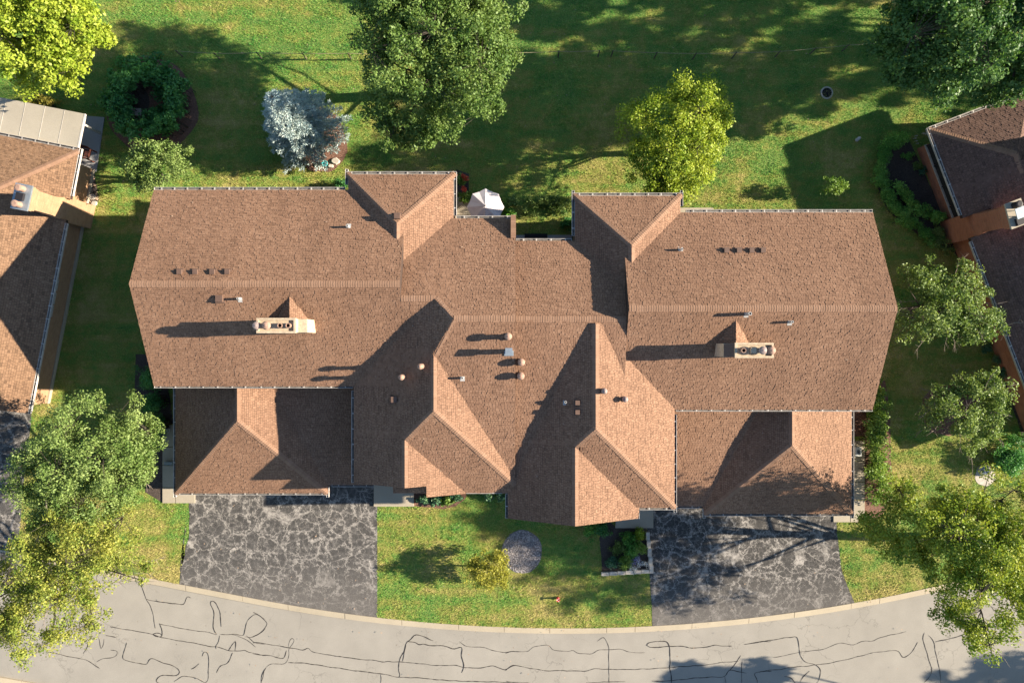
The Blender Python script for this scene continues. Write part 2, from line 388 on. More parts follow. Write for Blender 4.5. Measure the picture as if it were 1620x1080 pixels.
# crack sealant on the road, traced in photo coordinates (zoom factor 3.857, origin)
Z_ = 1620/420
SEAL = {(0,800): [
 [(670,738),(830,760),(935,785),(975,797),(1090,820),(1180,835),(1300,862),(1330,855),(1395,882),(1470,885),(1490,875),(1510,890),(1620,912)],
 [(975,717),(1090,740),(1180,760),(1290,772),(1320,785)], [(970,717),(990,745),(990,790)],
 [(935,785),(950,770),(985,775),(995,795),(960,800),(935,785)],
 [(1320,785),(1300,745),(1308,650),(1280,590),(1295,570),(1320,590),(1345,640),(1350,735)],
 [(1345,790),(1330,840),(1310,850),(1320,870)],
 [(1345,785),(1440,780),(1490,795),(1510,690),(1560,652),(1620,690)],
 [(1490,795),(1530,800),(1600,775),(1620,745)], [(1400,780),(1450,790),(1520,820),(1560,860)], [(1500,790),(1560,835),(1620,842)],
 [(895,570),(1010,590),(1125,602),(1135,560),(1145,548),(1165,560)], [(855,475),(890,560),(925,620),(948,745)],
 [(775,828),(745,930),(800,950),(900,968),(915,920),(960,945),(1050,968),(1090,990),(1100,1020),(1080,1035),(980,1030),(950,1055),(955,1075),(990,1085)],
 [(1065,1070),(1110,1035),(1200,1045),(1250,1080),(1270,1070),(1275,900),(1255,885),(1235,895),(1235,915)],
 [(280,885),(390,910),(540,940),(610,990)], [(585,950),(630,930),(700,920),(720,895),(710,878),(675,878)],
 [(540,825),(535,865),(508,898)], [(603,800),(615,878),(630,850),(635,810)], [(650,790),(710,800)],
 [(1395,880),(1415,840),(1440,815),(1435,880)], [(1420,890),(1390,965),(1345,970),(1322,1015)], [(1165,993),(1190,985),(1215,960)],
 [(1620,985),(1600,1030),(1595,1080)]],
 (400,800): [
 [(0,830),(110,845),(215,860),(270,870),(320,880),(335,855),(350,885),(400,897),(500,912),(650,932),(780,945),(800,955),(825,942),(850,952),(900,948),(1060,965),(1110,975),(1240,968),(1285,985),(1310,985),(1380,990),(1470,970),(1535,1003),(1590,968),(1620,975)],
 [(215,860),(220,820),(240,803),(255,815),(245,845),(215,870),(222,890),(210,950),(190,968),(110,960),(70,990),(65,1040),(50,1080)],
 [(0,903),(110,910),(175,932),(195,925),(205,880)],
 [(220,953),(300,957),(420,972),(600,1000),(780,1022),(890,1042),(1050,1050),(1200,1065),(1400,1070),(1620,1075)],
 [(783,1025),(780,1080)],
 [(890,1042),(905,1030),(888,1000),(890,940),(905,905),(920,895),(940,825),(965,820),(980,785),(1010,785),(1100,820)],
 [(915,945),(935,850)], [(940,825),(1000,830),(1010,850),(1040,838),(1080,852),(1160,848),(1230,875),(1280,855),(1270,910),(1292,970),(1275,1015)],
 [(1262,825),(1290,855),(1420,862),(1490,888),(1550,897),(1570,882),(1620,885)],
 [(0,650),(20,652),(60,685),(92,712),(75,745),(40,780),(0,795)]],
 (800,800): [
 [(0,900),(20,885),(140,888),(160,858),(270,845),(278,878),(400,885),(415,875),(435,898),(530,902),(565,872),(620,878),(700,867),(740,888),(800,893),(850,893)],
 [(555,825),(600,792),(615,830),(632,865),(628,940),(632,1080)],
 [(0,1000),(45,965),(130,985),(250,1003),(500,1006),(535,990),(640,997),(800,995),(950,990),(1100,975),(1200,970),(1300,955),(1420,945)],
 [(860,850),(870,830),(985,822),(998,850),(1005,920),(1000,980),(1012,1080)],
 [(860,850),(880,865),(960,858),(1080,855),(1150,868),(1240,858),(1280,842),(1310,855),(1380,852)],
 [(1455,842),(1550,828),(1620,825)],
 [(895,1065),(1000,1068),(1130,1050),(1340,1040),(1360,1000),(1390,998),(1420,1010),(1470,1020)],
 [(1340,1040),(1345,1080)], [(1360,1005),(1400,965),(1435,910)], [(1440,945),(1440,1080)],
 [(1620,1005),(1530,1010),(1510,1025),(1535,1045),(1535,1080)], [(0,1070),(150,1080)], [(490,1078),(620,1072),(730,1070)]],
 (1200,800): [
 [(0,830),(150,805),(240,795),(250,900),(280,950),(350,965),(380,1000),(370,1060),(355,1080)],
 [(90,925),(250,890),(390,875),(500,832),(580,848),(640,820),(690,825),(740,800),(800,785),(900,765)],
 [(0,1010),(200,985),(370,968),(560,930),(700,895),(820,880)],
 [(820,880),(860,880),(870,915),(885,930),(940,890),(970,830)],
 [(1010,770),(1000,810),(1030,900),(1060,1000),(1050,1040),(1010,1075)],
 [(1040,790),(1075,830),(1080,900),(1105,990),(1110,1075)], [(1080,825),(1180,805),(1300,770)],
 [(160,1040),(200,1040),(225,1080)], [(255,1075),(270,1040),(310,1005)]]}
rs = random.Random(5); k_ = 0
for (ox, oy), lines in SEAL.items():
    for ln in lines:
        pts = [W(ox + a/Z_, oy + c/Z_, -0.12) for a, c in ln]
        fine = []
        for i in range(len(pts)-1):
            n = max(2, int((pts[i+1]-pts[i]).length/0.12))
            for j in range(n):
                q = pts[i].lerp(pts[i+1], j/n); fine.append(Vector((q.x + rs.uniform(-.035,.035), q.y + rs.uniform(-.035,.035), 0)))
        fine.append(pts[-1])
        for _ in range(2):
            fine = [fine[0]] + [(fine[i-1]+fine[i]*2+fine[i+1])/4 for i in range(1, len(fine)-1)] + [fine[-1]]
        bb = MB(); vs = []; fs = []; wd = rs.uniform(0.012, 0.021); k_ += 1
        zz = -0.116 + 0.0012*(k_ % 8)
        for i, q in enumerate(fine):
            d = fine[min(i+1, len(fine)-1)] - fine[max(i-1, 0)]; d.z = 0
            if d.length < 1e-6: d = Vector((1,0,0))
            d.normalize(); nrm = Vector((-d.y, d.x, 0)); ww = wd*rs.uniform(0.55, 1.45)
            if i in (0, len(fine)-1): ww *= 0.5
            vs += [(q.x+nrm.x*ww, q.y+nrm.y*ww, zz), (q.x-nrm.x*ww, q.y-nrm.y*ww, zz)]
        for i in range(len(fine)-1): fs.append((2*i+1, 2*i+3, 2*i+2, 2*i))
        bb.add(vs, fs); bb.build('crack_sealant', M['seal'], road)

NOGRASS = []
def sheet(name, pp, z, mat, px=True, th=0.0, grass=False, **kw):
    pts = [W(a, c, 0) if px else Vector((a, c, 0)) for a, c in pp]
    area = sum(pts[i].x*pts[(i+1)%len(pts)].y - pts[(i+1)%len(pts)].x*pts[i].y for i in range(len(pts)))
    if area < 0: pts = pts[::-1]
    n = len(pts); bb = MB()
    vs = [(p.x, p.y, z) for p in pts]; fs = [tuple(range(n))]
    if th:
        vs += [(p.x, p.y, z-th) for p in pts]
        fs += [(i, n+i, n+(i+1)%n, (i+1)%n) for i in range(n)]
    bb.add(vs, fs)
    if not grass: NOGRASS.append(np.array([(p.x, p.y) for p in pts]))
    return bb.build(name, mat, **kw)
def kerb_px(px): # photo y of the kerb's back edge at ground
    X = (px-810)/30.0
    return 540 - 30.0*arc(X, RC)
def wob(pts, seed, amp=1.2, step=12):
    rr = random.Random(seed); out = []
    for i in range(len(pts)):
        a, b_ = pts[i], pts[(i+1) % len(pts)]
        L = math.hypot(b_[0]-a[0], b_[1]-a[1]); n = max(1, int(L/step))
        for j in range(n):
            out.append((a[0]+(b_[0]-a[0])*j/n + (rr.uniform(-amp, amp) if j else 0), a[1]+(b_[1]-a[1])*j/n + (rr.uniform(-amp, amp) if j else 0)))
    return out
def kl(a, b_, n=14): return [(a+(b_-a)*i/n, kerb_px(a+(b_-a)*i/n)) for i in range(n+1)]
sheet('driveway', [(300,740)] + wob([(300,790),(299,850),(284,908)],1)[:-1] + kl(284,597) + [(597,740)], 0.012, M['asphalt'], **ST)
sheet('driveway', [(1022,780)] + [(1023,840),(1027,900),(1031,960)] + kl(1032,1352) + [(1340,925),(1331,900),(1324,840),(1322,780)], 0.012, M['asphalt2'], **ST)
sheet('driveway', [(-60,620),(52,640),(46,700),(38,760),(30,860),(57,876),(0,866),(-160,832),(-160,640)], 0.012, M['asphalt'], **ST)
sheet('driveway_apron', [(-60,858),(0,872),(50,883),(90,893),(60,905),(0,908),(-60,900)], 0.016, M['asphalt'], **ST)

# ------------------------------------------------------------------ roofs: convex solids of sloping planes
def clip(poly, n, d):
    out = []; m = len(poly)
    for i in range(m):
        a, b_ = poly[i], poly[(i+1) % m]
        da = a.dot(n) - d; db = b_.dot(n) - d
        if da <= 0: out.append(a)
        if (da < 0 < db) or (db < 0 < da): out.append(a + (b_-a)*(da/(da-db)))
    return out
def solid_faces(planes):
    res = []
    for i, (n, d) in enumerate(planes):
        c = n*(d/n.dot(n)); a = n.orthogonal().normalized(); b_ = n.normalized().cross(a)
        poly = [c+a*90+b_*90, c-a*90+b_*90, c-a*90-b_*90, c+a*90-b_*90]
        for j, (n2, d2) in enumerate(planes):
            if i != j: poly = clip(poly, n2, d2)
            if len(poly) < 3: break
        if len(poly) >= 3: res.append((i, poly))
    return res
SOL = []     # (slopes, box) for height queries
class Frame:
    def __init__(s, o=(0,0), u=(1,0)):
        s.o = Vector((o[0], o[1], 0)); s.u = Vector((u[0], u[1], 0)); s.v = Vector((-u[1], u[0], 0))
    def xy(s, a, c): return s.o + s.u*a + s.v*c
ID = Frame()
def roof_solid(parent, slopes, x0=None, x1=None, y0=None, y1=None, zb=5.0, mat='shingle', frame=ID, expo=0.092, tw=(0.09,0.17), name='roof', reg=True, seed=0, tabs=True):
    """slopes: (a,bx,by) meaning z <= a + bx*x + by*y, in the frame's coordinates"""
    pl = []
    def wn(v): return frame.u*v.x + frame.v*v.y + Vector((0,0,v.z))
    def plane(n, d):
        n2 = wn(n); pl.append((n2, d + n2.dot(frame.o)))
    for a, bx, by in slopes: plane(Vector((-bx, -by, 1)), a)
    if x0 is not None: plane(Vector((-1,0,0)), -x0)
    if x1 is not None: plane(Vector((1,0,0)), x1)
    if y0 is not None: plane(Vector((0,-1,0)), -y0)
    if y1 is not None: plane(Vector((0,1,0)), y1)
    pl.append((Vector((0,0,-1)), -zb))
    faces = solid_faces(pl)
    bb = MB()
    for i, poly in faces: bb.add(poly, [tuple(range(len(poly)))])
    ro = bb.build(name, M['deck'], parent)
    if reg: SOL.append((slopes, x0, x1, y0, y1))
    if not tabs: return ro
    V = []; rr = random.Random(seed + len(SOL)*13)
    vs_all = []; fs_all = []
    for i, poly in faces:
        if i >= len(slopes): continue
        n = pl[i][0].normalized()
        up = (Vector((0,0,1)) - n*n.z).normalized(); u = up.cross(n)
        o = poly[0]
        P2 = [((p-o).dot(u), (p-o).dot(up)) for p in poly]
        # make ccw
        ar = sum(P2[k][0]*P2[(k+1)%len(P2)][1]-P2[(k+1)%len(P2)][0]*P2[k][1] for k in range(len(P2)))
        if ar < 0: P2 = P2[::-1]
        E = []
        for k in range(len(P2)):
            ax, ay = P2[k]; bx_, by_ = P2[(k+1)%len(P2)]
            ex, ey = bx_-ax, by_-ay; L = math.hypot(ex, ey)
            if L < 1e-6: continue
            E.append((-ey/L, ex/L, (-ey*ax + ex*ay)/L))   # inside: nx*x+ny*y >= c
        umin = min(p[0] for p in P2); umax = max(p[0] for p in P2); vmin = min(p[1] for p in P2); vmax = max(p[1] for p in P2)
        v = vmin - rr.uniform(0, 0.01)
        while v < vmax:
            wv = 0.0
            x = umin - rr.uniform(0, 0.2)
            while x < umax:
                wdt = rr.uniform(*tw); x1_ = x + wdt - 0.012
                h = rr.choice((0.005, 0.008, 0.014, 0.020)); jb = rr.choice((0, 0, 0.004, 0.008))
                q = [(x, v-jb), (x1_, v-jb), (x1_, v+expo-.010), (x, v+expo-.010)]
                ins = True; outside = False
                for ex, ey, c in E:
                    ds = [ex*a_+ey*b2-c for a_, b2 in q]
                    if max(ds) <= 0: outside = True; break
                    if min(ds) < 0: ins = False
                if not outside:
                    if not ins:
                        for ex, ey, c in E:
                            nq = []; m_ = len(q)
                            for k in range(m_):
                                a_, b2 = q[k], q[(k+1)%m_]
                                da = ex*a_[0]+ey*a_[1]-c; db = ex*b2[0]+ey*b2[1]-c
                                if da >= 0: nq.append(a_)
                                if da*db < 0:
                                    tt = da/(da-db); nq.append((a_[0]+(b2[0]-a_[0])*tt, a_[1]+(b2[1]-a_[1])*tt))
                            q = nq
                            if len(q) < 3: break
                    if len(q) >= 3:
                        m_ = len(q); base = len(vs_all)
                        for a_, b2 in q:
                            hh = h*(1.0-0.15*min(1, max(0, (b2-v)/expo)))
                            p3 = o + u*a_ + up*b2; t_ = p3 + n*hh
                            vs_all.append((t_.x, t_.y, t_.z))
                        for a_, b2 in q:
                            p3 = o + u*a_ + up*b2; vs_all.append((p3.x, p3.y, p3.z))
                        fs_all.append(tuple(range(base, base+m_)))
                        for k in range(m_):
                            k2 = (k+1) % m_
                            if q[k][1] > v+expo*0.8 and q[k2][1] > v+expo*0.8: continue
                            fs_all.append((base+k, base+m_+k, base+m_+k2, base+k2))
                x += wdt
            v += expo
    me = bpy.data.meshes.new('shingles'); me.from_pydata(vs_all, [], fs_all); me.update(); me.materials.append(M[mat])
    so = bpy.data.objects.new('shingles', me); link(so, None, kind='stuff'); setparent(so, ro)
    return ro
def roofz(X, Y):
    best = 0.0
    for slopes, x0, x1, y0, y1 in SOL:
        if x0 is not None and X < x0 or x1 is not None and X > x1 or y0 is not None and Y < y0 or y1 is not None and Y > y1: continue
        z = min(a + bx*X + by*Y for a, bx, by in slopes); best = max(best, z)
    return best
def on_roof(px, py, dz=0.0):
    """world point on the roof under a photo pixel whose thing rises dz above the roof"""
    z = 6.0
    for _ in range(25):
        p = W(px, py, z+dz); z = roofz(p.x, p.y)
    return Vector((p.x, p.y, z))
def caps(parent, a, b_, drop, wd=0.14, L=0.105, mat='cap'):
    a, b_ = Vector(a), Vector(b_); d = b_-a; n = max(1, int(d.length/L)); d.normalize()
    side = Vector((d.y, -d.x, 0)).normalized(); up = side.cross(d).normalized()
    if up.z < 0: up = -up
    bb = MB(); rr = random.Random(int(a.x*100)+int(b_.y*37))
    step = (b_-a).length/n
    for i in range(n):
        p = a + d*(i*step+0.001); q = a + d*((i+1)*step-0.001); w1 = wd*rr.uniform(0.93, 1.05)
        lift0 = 0.024 + rr.uniform(0, .006); lift1 = 0.018
        vs = []
        for r_, lf in ((p, lift0), (q, lift1)):
            vs += [r_ - side*w1 + up*(lf) - Vector((0,0,drop*w1)), r_ + up*lf, r_ + side*w1 + up*lf - Vector((0,0,drop*w1))]
        vs += [v - up*0.03 for v in vs]
        bb.add(vs, [(0,1,4,3), (1,2,5,4), (0,6,7,1), (1,7,8,2), (2,8,11,5), (0,3,9,6), (3,4,10,9), (4,5,11,10)])
    o = bb.build('ridge_caps', M[mat], parent, kind='stuff'); return o
def gutter(parent, a, b_, outward, mat='white', wd=0.13, hgt=0.11):
    a, b_ = Vector(a), Vector(b_); d = (b_-a); L = d.length; d.normalize(); o = Vector((outward[0], outward[1], 0))
    bb = MB(); t = 0.016; Zv = Vector((0,0,1))
    base = a - Zv*(hgt-.02) - o*(wd-.012)
    bb.obox(base, d*L, o*wd, Zv*0.015)
    bb.obox(base + Zv*0.015, d*L, o*t, Zv*(hgt-0.005))
    bb.obox(base + o*(wd-t) + Zv*0.015, d*L, o*t, Zv*(hgt+0.01))
    bb.obox(base + Zv*0.015, d*0.012, o*wd, Zv*(hgt-0.02)); bb.obox(base + d*(L-0.012) + Zv*0.015, d*0.012, o*wd, Zv*(hgt-0.02))
    g = bb.build('gutter', M[mat], parent)
    lb = MB(); lb.obox(base + o*(t+0.002) + Zv*0.03 + d*0.02, d*(L-0.04), o*(wd-2*t-0.004), Zv*0.03)
    lb.build('leaf_litter', M['gutin'], g)
    sb = MB(); n = max(1, int(L/0.62)); rr = random.Random(int(L*1000))
    for i in range(n):
        s_ = (i+0.5)/n*L + rr.uniform(-.04,.04)
        sb.obox(base + d*(s_-0.025) + Zv*(hgt-0.002) - o*0.05, d*0.05, o*(wd+0.055), Zv*0.006)
    sb.build('gutter_straps', M[mat], g, kind='stuff')
    return g

house = empty('duplex_house', (0, 0, 0), 'large duplex house with brown shingled hip and gable roofs, filling the centre', 'house')
m5 = 0.5
L1N = (7.49+.5*2.465, 0, -.5); L1S = (7.49-.5*2.465, 0, .5)
C1N = (8.12, 0, -.5); C1S = (7.62-.307*.93, 0, .307)
C2N = (7.55, 0, -.5); C2S = (7.05-.236*.88, 0, .236)
R1N = (7.5+.71, 0, -.5); R1S = (7.5-.71, 0, .5)
W1 = (5.2+.5*7.34, .5, 0); E1 = (7.175-.5*3.39, -.5, 0); S1 = (8.675, 0, .5)
FE1 = (6.5-.5*4.73, -.5, 0)
W2 = (5.2+.5*.29, .5, 0); E2 = (5.2+.5*7.54, -.5, 0); S2 = (9.05, 0, .5); FE2 = (6.73+.5*2.77, -.5, 0)
def up(p, dz): return (p[0]+dz, p[1], p[2])
RS = lambda *a, **k: roof_solid(house, *a, **k)
rL1 = RS([L1N, L1S], x0=-16.41, x1=-4.82, y0=-2.05, y1=6.93)
rC1w = RS([C1N, L1S], x0=-4.815, x1=-2.6, y0=-1.5, y1=5.62)
rC1 = RS([C1N, C1S, up(W1, .004)], x1=.15, y0=-2.0, y1=5.62)
rC1b = RS([C1S, up(W1, -.008)], x0=-5.45, x1=.15, y0=-6.95, y1=-2.0)
rC2 = RS([C2N, C2S], x0=.155, x1=5.0, y0=-6.88, y1=4.60)
rR1 = RS([R1N, R1S], x0=5.01, x1=16.53, y0=-3.12, y1=5.90)
rF1 = RS([W1, E1, S1], x0=-7.24, y0=-4.3, y1=-.3)
rF1s = RS([E1, S1], x0=-4.6, y0=-6.95, y1=-4.3)
rF1b = RS([up(W1, -.004), FE1], x0=-7.24, x1=-2.13, y0=-6.47, y1=-4.0)
rF1c = RS([up(FE1, .003)], x0=-3.83, x1=-2.13, y0=-6.97, y1=-6.2)
rF2 = RS([W2, E2, S2], x0=-.19, x1=7.44, y0=-4.6, y1=.8)
rF2s = RS([E2, S2], x0=3.0, x1=7.44, y0=-7.60, y1=-4.6)
rF2b = RS([up(W2, -.004), FE2], x0=-.19, x1=5.83, y0=-8.1, y1=-4.4)
rH1 = RS([(5.2+.5*7.77, 0, -.5), (5.2+.5*7.63, .5, 0), (5.2-.5*2.55, -.5, 0)], x0=-7.50, x1=-2.68, y0=3.0, y1=7.64)
rH2 = RS([(5.2+.5*6.79, 0, -.5), (5.2-.5*2.755, .5, 0), (5.2+.5*7.83, -.5, 0)], x0=2.885, x1=7.70, y0=2.0, y1=6.66)
rG1 = RS([(2.7+.5*16.63, .5, 0), (2.7-.5*9.01, -.5, 0), (2.7+.5*7.52, 0, .5)], x0=-16.52, x1=-9.01, y0=-7.44, y1=-1.65, zb=2.5)
rG1s = RS([(2.7+.24*7.12, 0, .24)], x0=-11.6, x1=-6.78, y0=-7.04, y1=-1.65, zb=2.5)
rG2 = RS([(2.7+.5*16.79, -.5, 0), (2.7-.5*9.39, .5, 0), (2.7+.5*8.55, 0, .5)], x0=9.39, x1=16.66, y0=-8.45, y1=-2.7, zb=2.5)
rG2s = RS([(2.7+.24*8.17, 0, .24)], x0=6.3, x1=11.9, y0=-8.09, y1=-2.7, zb=2.5)
# party-wall fin beside the umbrella patio
fb = MB(); fb.box(-0.04, 0.16, 4.65, 5.70, 4.9, 5.85); fin = fb.build('party_wall', M['siding'], house)
fb = MB()
for i in range(9): fb.box(-0.055, 0.175, 4.65+i*.116, 4.65+i*.116+.110, 5.853, 5.865+0.002*(i%2))
fb.build('coping', M['shingle'], fin, kind='stuff')
# ridge caps
def hz(sl, X, Y): return min(a+bx*X+by*Y for a, bx, by in sl)
def cp(r_, sl, p, q, drop): caps(r_, (p[0], p[1], hz(sl, *p)), (q[0], q[1], hz(sl, *q)), drop)
cp(rL1, [L1N, L1S], (-16.41, 2.465), (-4.82, 2.465), .5)
cp(rC1w, [C1N, L1S], (-4.80, 1.8625), (-3.3, 1.8625), .5)
yC1 = (8.12-C1S[0])/(.807); cp(rC1, [C1N, C1S], (-2.48, yC1), (.15, yC1), .4)
yC2 = (7.55-C2S[0])/(.736); cp(rC2, [C2N, C2S], (.17, yC2), (4.95, yC2), .37)
cp(rR1, [R1N, R1S], (5.03, 1.42), (16.5, 1.42), .5)
cp(rC1, [C1S, W1], (-2.50, .90), (-3.37, -.66), .3)
cp(rC1, [C1N, W1], (-3.28, 1.86), (-2.52, 1.0), .3)
cp(rF1, [W1, E1], (-3.39, -.7), (-3.39, -3.0), .5)
cp(rF1, [E1, S1], (-3.39, -3.0), (.2, -6.6), .3); cp(rF1, [W1, S1], (-3.39, -3.0), (-4.72, -4.33), .3)
cp(rF1b, [W1, FE1], (-4.735, -4.36), (-4.735, -6.46), .5)
cp(rF2, [W2, E2], (3.625, .75), (3.625, -3.78), .5)
cp(rF2, [E2, S2], (3.625, -3.78), (7.5, -7.655), .3); cp(rF2, [W2, S2], (3.625, -3.78), (2.77, -4.63), .3)
cp(rF2b, [W2, FE2], (2.77, -4.66), (2.77, -8.09), .5)
hs = [(5.2+.5*7.77, 0, -.5), (5.2+.5*7.63, .5, 0), (5.2-.5*2.55, -.5, 0)]
cp(rH1, hs, (-5.09, 5.23), (-5.09, 4.4), .5); cp(rH1, hs, (-5.09, 5.23), (-2.6, 7.72), .3); cp(rH1, hs, (-5.09, 5.23), (-7.58, 7.72), .3)
hs = [(5.2+.5*6.79, 0, -.5), (5.2-.5*2.755, .5, 0), (5.2+.5*7.83, -.5, 0)]
cp(rH2, hs, (5.29, 4.25), (5.29, 3.4), .5); cp(rH2, hs, (5.29, 4.25), (7.78, 6.74), .3); cp(rH2, hs, (5.29, 4.25), (2.8, 6.74), .3)
hs = [(2.7+.5*16.63, .5, 0), (2.7-.5*9.01, -.5, 0), (2.7+.5*7.52, 0, .5)]
cp(rG1, hs, (-12.82, -1.7), (-12.82, -3.71), .5); cp(rG1, hs, (-12.82, -3.71), (-16.58, -7.47), .3); cp(rG1, hs, (-12.82, -3.71), (-9.06, -7.47), .3)
hs = [(2.7+.5*16.79, -.5, 0), (2.7-.5*9.39, .5, 0), (2.7+.5*8.55, 0, .5)]
cp(rG2, hs, (13.09, -2.75), (13.09, -4.85), .5); cp(rG2, hs, (13.09, -4.85), (16.74, -8.5), .3); cp(rG2, hs, (13.09, -4.85), (9.44, -8.5), .3)
# gutters
GU = [((-16.41,7.05),(-7.66,7.05),(0,1),5.2), ((-16.41,-2.12),(-7.30,-2.12),(0,-1),5.2), ((-7.34,-2.26),(-7.34,-6.47),(-1,0),5.2),
      ((-7.63,7.77),(-2.55,7.77),(0,1),5.2), ((-7.63,7.2),(-7.63,7.9),(-1,0),5.2), ((-2.55,5.78),(-2.55,7.77),(1,0),5.2),
      ((-2.55,5.74),(.15,5.74),(0,1),5.22), ((.18,4.70),(2.74,4.70),(0,1),5.2), ((2.755,4.85),(2.755,6.92),(-1,0),5.2),
      ((2.755,6.79),(7.83,6.79),(0,1),5.2), ((7.83,6.2),(7.83,6.92),(1,0),5.2), ((7.98,6.03),(16.53,6.03),(0,1),5.2),
      ((7.52,-3.19),(16.53,-3.19),(0,-1),5.2), ((7.54,-3.35),(7.54,-7.83),(1,0),5.2), ((5.85,-7.70),(7.52,-7.70),(0,-1),5.2),
      ((-.29,-6.98),(-.29,-8.1),(-1,0),5.2), ((-2.10,-6.95),(-.45,-6.95),(0,-1),5.2), ((5.83,-7.86),(5.83,-8.12),(1,0),5.2),
      ((-16.63,-2.3),(-16.63,-7.65),(-1,0),2.7), ((-16.63,-7.52),(-9.01,-7.52),(0,-1),2.7), ((-8.86,-7.12),(-6.78,-7.12),(0,-1),2.7),
      ((-9.01,-7.14),(-9.01,-7.65),(1,0),2.7), ((16.79,-3.4),(16.79,-8.68),(1,0),2.7), ((9.39,-8.55),(16.79,-8.55),(0,-1),2.7),
      ((7.7,-8.17),(9.2,-8.17),(0,-1),2.7), ((9.39,-8.2),(9.39,-8.68),(-1,0),2.7)]
for a, c, o, z in GU: gutter(house, (a[0], a[1], z), (c[0], c[1], z), o)
# walls
def wall(x0, x1, y0, y1, z1, z0=0.0, mat='siding', parent=house):
    wb = MB(); wb.box(x0, x1, y0, y1, z0, z1); return wb.build('wall', M[mat], parent)
wall(-15.95, -7.0, -1.7, 6.65, 5.02); wall(-6.99, -2.95, -5.9, 7.35, 5.021); wall(-2.94, .1, -6.5, 5.4, 5.022)
wall(.11, 7.1, -7.25, 4.25, 5.023); wall(7.11, 16.1, -2.75, 5.6, 5.024); wall(3.2, 7.09, 4.26, 6.35, 5.025)
wall(-16.2, -7.01, -7.1, -1.71, 2.52); wall(7.12, 16.35, -8.1, -2.76, 2.52)
for gx0, gy in ((-15.4, -7.1), (-12.2, -7.1), (9.9, -8.1), (13.2, -8.1)):
    gd = MB(); gd.box(gx0, gx0+2.6, gy-0.04, gy-0.003, 0.02, 2.15); g_ = gd.build('garage_door', M['white'], house)
    for i in range(4):
        gp = MB(); gp.box(gx0+.05, gx0+2.55, gy-0.06, gy-0.041, .06+i*.53, .06+i*.53+.48); gp.build('door_panel', M['white'], g_)
for wx, wy, wz, ax in ((-14, 6.65, 3.2, 0), (-11, 6.65, 3.2, 0), (10, 5.6, 3.2, 0), (13, 5.6, 3.2, 0), (-5, 7.35, 3.2, 0), (5, 6.35, 3.2, 0)):
    wb = MB(); wb.box(wx, wx+1.2, wy+0.003, wy+0.05, wz, wz+1.2); wf = wb.build('window', M['white'], house)
    wb = MB(); wb.box(wx+.07, wx+1.13, wy+0.051, wy+0.06, wz+.07, wz+1.13); wb.build('pane', M['glass'], wf)
# glass patio door below the centre rear eave
wb = MB(); wb.box(0.9, 2.2, 4.253, 4.30, .05, 2.15); wf = wb.build('patio_door', M['white'], house)
wb = MB(); wb.box(.98, 2.12, 4.301, 4.31, .12, 2.08); wb.build('pane', M['glass'], wf)

